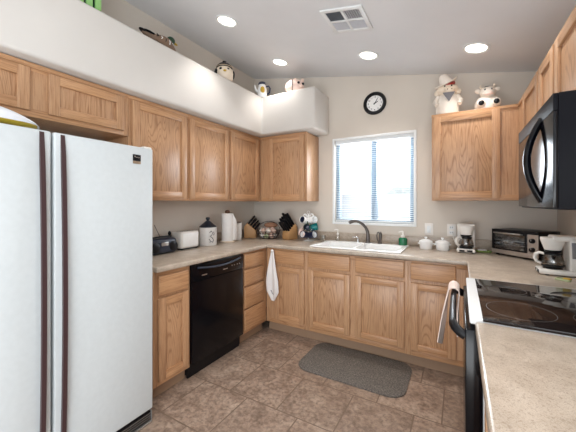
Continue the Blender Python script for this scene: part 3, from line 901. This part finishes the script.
# basket with onions and garlic
BX, BY = .35, -.185
bk = thing('wire_basket', 'dark round wicker basket heaped with onions and garlic in the corner', 'basket', (BX, BY, Z0))
b = MB()
for r_, z_ in ((.092, .003), (.115, .03), (.132, .06), (.140, .088)):
    b.tube([(r_ * math.cos(2 * PI * k / 32), r_ * math.sin(2 * PI * k / 32), z_) for k in range(32)], .0032, 6, closed=True)
for k in range(20):
    a = 2 * PI * k / 20
    b.tube([(r_ * math.cos(a), r_ * math.sin(a), z_) for r_, z_ in ((.092, .003), (.115, .03), (.132, .06), (.140, .088))], .0026, 6)
part('wicker_bowl', b, M_BASKET, bk)
part('floor_disc', MB().lathe([(0, 0), (.092, 0), (.092, .004), (0, .004)], seg=28), M_BASKET, bk)
pts = []
for k in range(17):
    a = PI * k / 16; pts.append((.140 * math.cos(a), .01 * math.sin(a), .088 + .115 * math.sin(a)))
ho = part('hoop_handle', MB().tube(pts, .004, 8), M_BASKET, bk)
ho.rotation_euler = (0, 0, R(30))
spots = [(-.055, -.06, .035, 'g'), (.015, -.078, .034, 'l'), (.07, -.045, .036, 'o'), (-.07, .015, .036, 'o'), (.0, .0, .037, 'o'), (.065, .035, .036, 'g'), (-.01, .07, .036, 'o'),
         (-.08, -.035, .088, 'g'), (-.035, -.06, .095, 'o'), (.03, -.052, .092, 'g'), (.075, -.006, .092, 'o'), (-.04, .02, .1, 'o'), (.03, .03, .1, 'o')]
where = {0: 'low at the left front of the basket', 1: 'low at the front of the basket', 2: 'low at the right front of the basket', 3: 'low at the left of the basket', 4: 'at the bottom middle of the basket',
         5: 'low at the right back of the basket', 6: 'low at the back of the basket', 7: 'on the left edge of the heap', 8: 'front left on top of the heap', 9: 'front right on top of the heap', 10: 'on the right edge of the heap', 11: 'at the back left of the heap top', 12: 'at the back right of the heap top'}
for i, (x, y, z, k) in enumerate(spots):
    nm, m, lb = {'g': ('garlic_bulb', M_GARLIC, 'white garlic bulb'), 'o': ('onion', M_ONION, 'pinkish brown onion'), 'l': ('lime', M_LIME, 'pale green lime')}[k]
    t = thing(nm, f'{lb} {where[i]}', nm.replace('_', ' '), (BX + x, BY + y, Z0 + z - .001), random.uniform(0, 6), 'vegetables in the wicker basket')
    part('bulb', MB().lathe([(0, -.028), (.014, -.027), (.026, -.018), (.031, -.002), (.026, .015), (.012, .025), (.005, .031), (.003, .040), (0, .041)], seg=16), m, t)
    part('root_tuft', MB().lathe([(0, -.031), (.005, -.030), (.007, -.0275), (0, -.0275)], seg=8), M_BREAD, t)
bl_ = thing('bread_loaf', 'dark brown round loaf lying at the top back of the onion basket', 'bread', (BX + .0, BY + .045, Z0 + .128), R(30))
part('loaf_body', MB().ball((0, 0, .028), (.085, .042, .034), seg=20), M_BREAD, bl_)
for x in (-.04, 0, .04):
    part('score_line', MB().tube([(x - .012, -.025, .0555 - abs(x) * .22), (x, 0, .0625 - abs(x) * .17), (x + .012, .025, .0555 - abs(x) * .22)], .004, 6), M_TANF, bl_)

# mug tree
TX, TY = .862, -.14
mt = thing('mug_tree', 'white metal mug tree stand between knife block and sink', 'mug tree', (TX, TY, Z0))
part('base', MB().lathe([(0, 0), (.07, 0), (.072, .005), (.06, .011), (.012, .014), (0, .014)], seg=28), M_PORC, mt)
part('post', MB().lathe([(0, .013), (.007, .013), (.007, .295), (.004, .302), (0, .303)], seg=12), M_PORC, mt)
part('top_loop', MB().tube([(.017 * math.cos(2 * PI * k / 20), .0, .318 + .017 * math.sin(2 * PI * k / 20)) for k in range(20)], .003, 6, closed=True), M_PORC, mt)
camdir = math.atan2(-3.19 - TY, 2.355 - TX)
def mug(label, ang, z, m_out, m_in, tilt=12):
    # arm
    ca, sa = math.cos(ang), math.sin(ang)
    part('arm', MB().tube([(0, 0, z + .035), (.03 * ca, .03 * sa, z + .045), (.062 * ca, .062 * sa, z + .065)], .0035, 6), M_PORC, mt)
    # mug hangs by its handle from the arm, mouth facing outwards
    t = thing('mug', label, 'mug', (TX + .058 * ca, TY + .058 * sa, Z0 + z), 0, 'mugs hanging on the mug tree', rot=(0, 0, ang))
    b = MB(); b.M = Matrix.Rotation(R(90 - tilt), 4, 'Y') @ Matrix.Scale(1.13, 4)
    b.lathe([(0, -.036), (.026, -.036), (.033, -.030), (.036, .042), (.0335, .0425), (.031, .035)], seg=24)
    part('cup', b, m_out, t)
    b = MB(); b.M = Matrix.Rotation(R(90 - tilt), 4, 'Y') @ Matrix.Scale(1.13, 4)
    b.lathe([(.031, .036), (.029, -.026), (.02, -.031), (0, -.031)], seg=24)
    part('inside', b, m_in, t)
    b = MB(); b.M = Matrix.Rotation(R(90 - tilt), 4, 'Y') @ Matrix.Scale(1.13, 4)
    b.tube([(-.033, 0, .026), (-.052, 0, .026), (-.062, 0, .010), (-.06, 0, -.010), (-.048, 0, -.022), (-.032, 0, -.02)], .0048, 8)
    part('handle', b, m_out, t)
mug('white mug with dark inside, upper left on the mug tree', camdir - .75, .232, M_PORC, M_NAVY)
mug('white mug, upper right on the mug tree', camdir + .75, .236, M_PORC, M_PORC)
mug('dark green mug in the middle of the mug tree', camdir - .15, .148, M_GREEND, M_NAVY)
mug('teal mug, right middle on the mug tree', camdir + 1.35, .150, M_TEAL, M_TEAL)
mug('navy mug with white inside, lower left on the mug tree', camdir - .7, .068, M_NAVY, M_PORC)
mug('navy mug with white inside, lower right on the mug tree', camdir + .75, .066, M_NAVY, M_PORC)
mug('pink mug at the far left of the mug tree', camdir - 1.8, .085, M_PINK, M_PORC)

# ------------------------------------------------------------------ right counter items
def casserole(label, x, y):
    t = thing('lidded_crock', label, 'crock', (x, y, Z0), R(8), 'small white lidded crocks')
    part('pot', MB().lathe([(0, 0), (.05, 0), (.052, .004), (.056, .058), (.053, .06), (0, .06)], seg=30), M_PORC, t)
    l = part('lid', MB().lathe([(.057, .0605), (.059, .064), (.056, .075), (.03, .088), (.01, .092), (0, .092)], seg=30), M_PORC, t)
    part('lid_knob', MB().lathe([(.006, .0915), (.007, .098), (.014, .104), (.012, .112), (0, .114)], seg=16), M_PORC, l)
    for s_ in (-1, 1):
        part('lug_handle', MB().tube([(s_ * .053, -.02, .05), (s_ * .063, -.016, .051), (s_ * .067, 0, .051), (s_ * .063, .016, .051), (s_ * .053, .02, .05)], .0045, 8), M_PORC, t)
casserole('small white lidded crock under the switch plate, nearer the sink', 2.085, -.165)
casserole('small white lidded crock next to the small coffee maker', 2.222, -.165)

def coffee_maker(label, loc, rz, s_, gauge):
    t = thing('coffee_maker', label, 'coffee maker', loc, rz, 'white drip coffee makers')
    t.scale = (1, 1, 1)
    k = s_
    f0 = -.14 if gauge else -.12
    ba = part('base', MB().box((-.085 * k, f0 * k, .006 * k), (.085 * k, .11 * k, .045 * k), .014 * k, 0, 4), M_PLASW, t)
    part('control_strip', MB().box((-.06 * k, (f0 - .0025) * k, .014 * k), (.06 * k, (f0 + .0005) * k, .036 * k), .002 * k), M_BLACKP, ba)
    part('power_switch', MB().box((-.012 * k, (f0 - .0055) * k, .018 * k), (.012 * k, (f0 - .0025) * k, .032 * k), .001 * k), M_PLASW, ba)
    for x in (-.06, .06):
        for y in (-.09, .08):
            part('foot', MB().lathe([(0, 0), (.012 * k, 0), (.012 * k, .0065 * k), (0, .0065 * k)], (x * k, y * k, 0), 10), M_BLACKP, ba)
    part('hot_plate', MB().lathe([(0, .045 * k), (.062 * k, .045 * k), (.062 * k, .049 * k), (0, .049 * k)], (0, -.045 * k, 0), 24), M_BLACKP, t)
    col = part('water_column', MB().box((-.085 * k, .035 * k, .04 * k), (.085 * k, .11 * k, .30 * k), .014 * k, 0, 4), M_PLASW, t)
    if gauge:
        part('water_gauge', MB().prism([(.05 * k, .14 * k), (.075 * k, .14 * k), (.09 * k, .26 * k), (.045 * k, .26 * k)], .002 * k, 'yz', .0845 * k, bev=.0005), M_GREY, col)
        col2 = None
    hd_ = part('brew_head', MB().box((-.085 * k, -.06 * k, .265 * k), (.085 * k, .1 * k, .305 * k), .014 * k, 0, 4), M_PLASW, t)
    part('filter_basket', MB().lathe([(.048 * k, .19 * k), (.052 * k, .192 * k), (.078 * k, .272 * k), (.076 * k, .288 * k), (0, .288 * k)], (0, -.045 * k, 0), 28), M_PLASW, t)
    part('basket_base', MB().lathe([(0, .175 * k), (.05 * k, .175 * k), (.052 * k, .1895 * k), (0, .1895 * k)], (0, -.045 * k, 0), 24), M_BLACKP, t)
    ca = part('carafe', MB().lathe([(0, .0495 * k), (.055 * k, .0495 * k), (.07 * k, .075 * k), (.071 * k, .105 * k), (.055 * k, .148 * k), (.05 * k, .158 * k), (.049 * k, .158 * k), (.053 * k, .146 * k), (.068 * k, .105 * k), (.067 * k, .077 * k), (.053 * k, .052 * k), (0, .052 * k)], (0, -.045 * k, 0), 28), M_CARAFE, t)
    part('carafe_band', MB().lathe([(.05 * k, .152 * k), (.056 * k, .154 * k), (.055 * k, .166 * k), (.0, .170 * k)], (0, -.045 * k, 0), 28), M_BLACKP, ca)
    part('carafe_lower_band', MB().lathe([(.0605 * k, .056 * k), (.0735 * k, .07 * k), (.0735 * k, .078 * k), (.071 * k, .079 * k)], (0, -.045 * k, 0), 28), M_BLACKP, ca)
    pts = [(.0, -.095 * k, .155 * k), (.0, -.125 * k, .163 * k), (.0, -.150 * k, .148 * k), (.0, -.155 * k, .12 * k), (.0, -.142 * k, .09 * k), (.0, -.112 * k, .078 * k)]
    b = MB(); b.M = Matrix.Translation((0, -.045 * k, 0)) @ Matrix.Rotation(-R(58 if not gauge else 8), 4, 'Z') @ Matrix.Translation((0, .045 * k, 0))
    b.tube(pts, [.010 * k, .012 * k, .013 * k, .013 * k, .012 * k, .010 * k], 10, flat=1.5)
    part('carafe_handle', b, M_PLASW, ca)
    return t
c1 = coffee_maker('small white drip coffee maker under the wall outlet, beside the lidded crocks', (2.405, -.175, Z0), R(-2), .80, False)
part('power_cord', MB().tube([(-.06, .09, .03), (-.08, .13, .05), (-.105, .150, .1), (-.108, .163, .145)], .0028, 6), M_PLASW, c1)
c2 = coffee_maker('larger white drip coffee maker on the counter corner behind the range', (2.872, -.86, Z0), R(-90), .76, True)

te = thing('toaster_oven', 'silver and black toaster oven set diagonally in the counter corner', 'toaster oven', (2.718, -.305, Z0), R(-43.5))
TW, TD, TH = .355, .235, .212
part('housing', MB().box((-TW / 2, .012, .014), (TW / 2, TD, TH), .008), M_BLACKP, te)
b = MB()
dx1 = TW / 2 - .075
b.box((-TW / 2, .0, .014), (TW / 2, .0118, .05), .003); b.box((-TW / 2, 0, TH - .022), (TW / 2, .0118, TH), .003, 1)
b.box((dx1, 0, .05), (TW / 2, .0118, TH - .022), .003); b.box((-TW / 2, 0, .05), (-TW / 2 + .012, .0118, TH - .022), .003, 1)
part('front_frame', b, [M_STEEL, M_BLACKP], te)
part('cavity_reflection', MB().box((-TW / 2 + .012, .0121, .05), (dx1, .0135, TH - .022)), M_GREYMESH, te)  # pale plate stands in for the bright reflections in the door glass
odr = part('oven_door', MB().box((-TW / 2 + .012, -.004, .05), (dx1 - .002, .006, TH - .022), .002), M_OVGLASS, te)
b = MB()
for a, c in (((-TW / 2 + .012, .05), (dx1 - .002, .060)), ((-TW / 2 + .012, TH - .034), (dx1 - .002, TH - .022)), ((-TW / 2 + .012, .06), (-TW / 2 + .024, TH - .034)), ((dx1 - .014, .06), (dx1 - .002, TH - .034))):
    b.box((a[0], -.006, a[1]), (c[0], -.0041, c[1]), .0005)
part('door_border', b, M_BLACKP, odr)
part('door_handle', MB().tube([(-TW / 2 + .035, -.005, TH - .03), (-TW / 2 + .035, -.022, TH - .028), (dx1 - .03, -.022, TH - .028), (dx1 - .03, -.005, TH - .03)], .0055, 8), M_SILVER, odr)
b = MB()
for k in range(9):
    y = .005 + k * .0006
    b.tube([(-TW / 2 + .03 + k * .026, .0085, .09), (-TW / 2 + .03 + k * .026, .0085, .1)], .0015, 6)
b.tube([(-TW / 2 + .016, .0085, .095), (dx1 - .006, .0085, .095)], .002, 6); b.tube([(-TW / 2 + .016, .0085, .125), (dx1 - .006, .0085, .125)], .002, 6)
part('wire_rack', b, M_SILVER, te)
for z in (.08, .145):
    kn = part('control_knob', MB().lathe([(.018, 0), (.018, .004), (.015, .018), (0, .019)], (TW / 2 - .036, -.0002, z), 20, axis='-y'), M_BLACKP, te)
    part('pointer', MB().box((TW / 2 - .038, -.0205, z), (TW / 2 - .034, -.0185, z + .013)), M_SILVER, kn)
for x in (-TW / 2 + .03, TW / 2 - .03):
    for y in (.03, TD - .03):
        part('foot', MB().lathe([(0, 0), (.012, 0), (.012, .0145), (0, .0145)], (x, y, 0), 12), M_BLACKP, te)

sg = thing('scrub_sponge', 'flat green sponge cloth on the counter between coffee maker and toaster oven', 'sponge', (2.535, -.12, Z0), R(10))
part('pad', MB().box((-.055, -.035, 0), (.055, .035, .016), .006, 0, 3), M_GREENPAD, sg)
part('white_layer', MB().box((-.045, -.028, .0162), (.02, .028, .024), .004, 0, 3), M_PAPER, sg)
pk = thing('sweetener_packet', 'small pale green and yellow packet in front of the larger coffee maker', 'packet', (2.845, -1.035, Z0), R(-35))
part('sleeve', MB().box((-.032, -.014, 0), (.032, .014, .012), .003), M_LIME, pk)
part('fold', MB().box((.004, -.0145, .0122), (.034, .0145, .018), .002), M_YELLOW, pk)
b = MB()
for x in (-.024, -.014, -.004): b.box((x, -.012, .0121), (x + .005, .012, .0128))
part('stripe', b, M_GREENPAD, pk)

# hand towel hanging from the corner cabinet drawer
ht = thing('hand_towel', 'white hand towel hanging from the corner drawer by the dishwasher run', 'towel', (.700, -.637, .843))
def hung(u, v):
    # v from 0 top to 1 bottom, u across
    w_ = .034 + .105 * min(1, v * 1.7) ** 1.1
    if v > .82: w_ *= 1 - .75 * (v - .82) / .18
    x = (u - .5) * w_ + .012 * v
    ln = .505
    y = -.006 - .012 * math.sin(u * PI * 3 + .5) * min(1, v * 3) - .02 * math.sin(PI * v)
    return Vector((x, y, -ln * v * (1 - .05 * abs(u - .5))))
part('cloth', MB().sheet(hung, 18, 34, .006), M_TOWEL, ht)
part('hanging_loop', MB().ball((0, -.008, .006), (.018, .012, .018), seg=14), M_TOWEL, ht)
part('embroidered_mark', MB().tube([(.0, -.034, -.385), (.012, -.034, -.40), (.018, -.034, -.415), (.03, -.033, -.425)], .004, 6), M_GREY, ht, 'small grey embroidered mark')

# floor mat
rg_ = MB().prism(rr(1.185, -1.075, 2.03, -.552, .12, 8), .009, 'xy', .0006, bev=.003)
mt_ = tag(rg_.build('kitchen_mat', M_RUG), 'dark grey mat with rounded corners on the floor before the sink', 'mat')

# ------------------------------------------------------------------ figurines on the plant shelf
SZ = ST + .0006
# green slatted stand
gs = thing('slatted_stand', 'bright green slatted stand on the plant shelf, cut off by the photo top', 'stand', (.31, -2.21, SZ), L90)
gs.scale = (1.2, 1, 1)
for x in (-.066, -.022, .022, .066):
    part('slat', MB().box((x - .015, -.008, .02), (x + .015, .008, .26), .002), M_GREENP, gs)
part('foot_rail', MB().box((-.085, -.03, 0), (.085, .03, .02), .003), M_GREENP, gs)
part('top_rail', MB().box((-.085, -.012, .26), (.085, .012, .285), .003), M_GREENP, gs)
part('back_panel', MB().box((-.078, .012, .0205), (.078, .018, .255), .001), M_GREEND, gs)

# mallard
dk = thing('duck_decoy', 'mallard duck decoy with dark green head on the left plant shelf', 'duck figurine', (.265, -1.625, SZ), L90)
def ell(prof, c, sx, sy, **k): return MB()
b = MB()
tb = bmesh.new()
secs = [(-.165, .008, .010, .102), (-.14, .022, .012, .094), (-.10, .042, .026, .08), (-.05, .06, .043, .066), (0, .068, .052, .06), (.05, .066, .053, .058), (.09, .055, .048, .058), (.12, .036, .036, .056), (.138, .012, .014, .056)]
rings = []
for x, ry, rz_, cz in secs:
    rings.append([tb.verts.new((x, ry * math.cos(2 * PI * k / 18), cz - .006 + rz_ * math.sin(2 * PI * k / 18))) for k in range(18)])
for A, B in zip(rings, rings[1:]):
    for k in range(18):
        j = (k + 1) % 18; tb.faces.new((A[k], A[j], B[j], B[k]))
tb.faces.new(rings[0]); tb.faces.new(rings[-1])
bmesh.ops.recalc_face_normals(tb, faces=tb.faces)
b._merge(tb, 0, True)
part('body', b, M_BROWN, dk)
for s_ in (-1, 1):
    b = MB(); b.ball((-.02, s_ * .054, .078), (.09, .014, .032), seg=16, rot=Matrix.Rotation(R(-9), 4, 'Y'))
    w_ = part('wing', b, M_BROWN, dk)
    for k in range(4):
        part('feather_bar', MB().tube([(-.085 + k * .04, s_ * .064, .062 + .012 * (3 - k) * .4), (-.07 + k * .035, s_ * .0685, .085), (-.078 + k * .035, s_ * .058, .1)], .0035, 6), M_PAPER if k % 2 else M_BLACKP, w_)
part('back_saddle', MB().ball((-.09, 0, .1), (.075, .04, .014), seg=14, rot=Matrix.Rotation(R(8), 4, 'Y')), M_BLACKP, dk)
part('tail', MB().ball((-.155, 0, .1), (.035, .024, .009), seg=12, rot=Matrix.Rotation(R(14), 4, 'Y')), M_BLACKP, dk)
part('neck_ring', MB().lathe([(.026, 0), (.029, .006), (.025, .012)], (.085, 0, .104), 18), M_PAPER, dk)
part('head', MB().tube([(.08, 0, .09), (.086, 0, .118), (.092, 0, .134)], [.03, .026, .026], 14).ball((.097, 0, .142), (.036, .029, .030), seg=18), M_GREEND, dk)
part('bill', MB().ball((.138, 0, .134), (.026, .013, .007), seg=12, rot=Matrix.Rotation(R(10), 4, 'Y')), M_YELLOW, dk)

# round jar with a dark hat
hj = thing('penguin_jar', 'round black and white bird jar with dark cap on the left shelf', 'figurine', (.30, -.915, SZ), R(52))
hj.scale = (1, 1, 1)
part('pot_body', MB().lathe([(0, 0), (.06, 0), (.085, .03), (.095, .075), (.088, .115), (.068, .14), (0, .142)], seg=30), M_CREAM, hj)
part('cap', MB().lathe([(.072, .1415), (.08, .148), (.074, .162), (.048, .185), (.018, .198), (.02, .212), (0, .22)], seg=28), M_BLACKP, hj)
part('cap_band', MB().lathe([(.079, .143), (.084, .147), (.079, .152)], seg=28), M_TANF, hj)
for x, z in ((-.045, .105), (.02, .108)):
    part('eye_patch', MB().ball((x, -.082 + abs(x) * .25, z), (.017, .012, .014), seg=12), M_BLACKP, hj)
part('beak', MB().ball((-.012, -.095, .082), (.016, .016, .010), seg=12), M_YELLOW, hj)
for s_ in (-1, 1):
    part('wing_patch', MB().ball((s_ * .084, -.01, .08), (.018, .045, .045), seg=14), M_BLACKP, hj)

# small pitcher
pj = thing('rooster_pitcher', 'small dark pitcher with yellow front patch in the shelf corner', 'pitcher', (.375, -.36, SZ), R(33))
pj.scale = (1.1, 1.1, 1.1)
part('jug', MB().lathe([(0, 0), (.044, 0), (.052, .03), (.05, .08), (.04, .115), (.036, .135), (.033, .135), (0, .13)], seg=26), M_PORC, pj)
part('lid', MB().lathe([(.038, .1355), (.042, .145), (.034, .162), (.012, .17), (0, .176)], seg=24), M_NAVY, pj)
part('yellow_patch', MB().ball((.005, -.044, .07), (.024, .012, .038), seg=14), M_YELLOW, pj)
part('spout', MB().tube([(-.045, -.005, .06), (-.068, -.008, .09), (-.078, -.01, .13)], [.014, .010, .008], 10), M_PORC, pj)
part('handle', MB().tube([(.04, 0, .12), (.07, 0, .128), (.084, 0, .1), (.078, 0, .06), (.048, 0, .035)], .008, 10), M_NAVY, pj)

# pig jar
pg = thing('pig_cookie_jar', 'pale pink round pig cookie jar on the shelf left of the window', 'figurine', (.765, -.285, SZ), R(42))
part('body', MB().lathe([(0, 0), (.06, 0), (.09, .03), (.1, .07), (.09, .11), (.06, .14), (.02, .152), (0, .153)], seg=30, sx=1.08), M_PINK, pg)
part('lid_seam', MB().tube([(.02 + .012 * math.cos(2 * PI * k / 30) - .055, .094 * math.cos(2 * PI * k / 30), .074 + .078 * math.sin(2 * PI * k / 30)) for k in range(30)], .004, 6, closed=True), M_BLACKP, pg)
part('snout', MB().ball((.045, -.092, .058), (.026, .02, .018), seg=14), M_PINK, pg)
for x in (.02, .075):
    part('eye', MB().ball((x, -.094 + (x - .02) * .45, .092), (.014, .01, .014), seg=12), M_BLACKP, pg)
for x in (.0, .08):
    part('ear', MB().ball((x, -.03, .142), (.018, .012, .022), seg=12, rot=Matrix.Rotation(R(20 if x else -20), 4, 'Y')), M_PINK, pg)
part('knob', MB().ball((.01, 0, .156), (.012, .012, .01), seg=10), M_RED, pg)

# cow with cowboy hat
CZt = 2.1075
cw = thing('cowboy_cow_jar', 'tall white cow cookie jar wearing a white cowboy hat with red band', 'figurine', (2.262, -.215, CZt), R(8))
part('body', MB().lathe([(0, 0), (.085, 0), (.092, .02), (.093, .09), (.078, .16), (.055, .195), (0, .2)], seg=30, sy=.8), M_COWW, cw)
part('bandana', MB().prism([(-.045, .185), (.05, .185), (.005, .105)], .012, 'xz', -.083, bev=.004), M_GREY, cw)
hd2 = part('head', MB().ball((.0, -.01, .222), (.088, .062, .05), seg=22).ball((.008, -.06, .208), (.045, .032, .032), seg=18), M_CREAM, cw)
for s_ in (-1, 1):
    part('ear', MB().ball((s_ * .078, -.008, .208), (.030, .018, .026), seg=14, rot=Matrix.Rotation(R(s_ * 40), 4, 'Y')), M_CREAM, hd2)
    part('nostril', MB().ball((.008 + s_ * .016, -.09, .208), (.005, .004, .006), seg=8), M_BROWN, hd2)
    part('eye', MB().ball((s_ * .026, -.062, .244), (.007, .006, .009), seg=8), M_BLACKP, hd2)
    part('arm', MB().tube([(s_ * .07, -.01, .165), (s_ * .098, -.03, .12), (s_ * .085, -.055, .085)], [.022, .021, .018], 12), M_COWW, cw)
b = MB(); b.M = Matrix.Translation((.0, 0, .268)) @ Matrix.Rotation(R(-24), 4, 'Y')
def brim(u, v):
    a = 2 * PI * u; r_ = .048 + .045 * v
    return Vector((r_ * 1.05 * math.cos(a), r_ * .8 * math.sin(a), .028 * v * v * abs(math.cos(a)) ** 2))
b.sheet(brim, 36, 5, .006)
b.lathe([(.052, .0), (.05, .03), (.042, .075), (.03, .1), (.012, .106), (0, .1)], seg=24, sy=.85)
hat = part('hat', b, M_COWW, cw)
b = MB(); b.M = Matrix.Translation((.0, 0, .268)) @ Matrix.Rotation(R(-24), 4, 'Y')
b.lathe([(.054, -.020), (.064, -.012), (.066, -.002), (.050, -.001)], seg=24, sy=.87)
part('hat_band', b, M_RED, hat)

# small cow
c3 = thing('cow_jar', 'squat white cow cookie jar with two black hooves beside the cowboy cow', 'figurine', (2.555, -.20, CZt), R(4))
part('body', MB().lathe([(0, 0), (.082, 0), (.092, .02), (.09, .07), (.07, .11), (.04, .128), (0, .13)], seg=28, sy=.85), M_COWW, c3)
hd3 = part('head', MB().ball((0, -.025, .150), (.058, .05, .048), seg=20).ball((.0, -.062, .130), (.042, .026, .026), seg=16), M_COWW, c3)
part('muzzle', MB().ball((.0, -.074, .128), (.034, .018, .02), seg=14), M_PINK, hd3)
for s_ in (-1, 1):
    part('ear', MB().ball((s_ * .064, -.015, .170), (.027, .012, .018), seg=14, rot=Matrix.Rotation(R(-s_ * 25), 4, 'Y')), M_COWW, hd3)
    part('horn', MB().tube([(s_ * .035, -.015, .188), (s_ * .05, -.015, .205), (s_ * .046, -.015, .222)], [.009, .008, .004], 8), M_CREAM, hd3)
    part('eye', MB().ball((s_ * .022, -.066, .163), (.007, .006, .008), seg=8), M_BLACKP, hd3)
    lg = part('leg', MB().ball((s_ * .052, -.068, .052), (.034, .03, .034), seg=16), M_COWW, c3)
    part('hoof', MB().ball((s_ * .052, -.092, .052), (.021, .012, .021), seg=14), M_BLACKP, lg)
part('crown_patch', MB().ball((-.004, -.03, .189), (.026, .024, .012), seg=12), M_BLACKP, hd3)
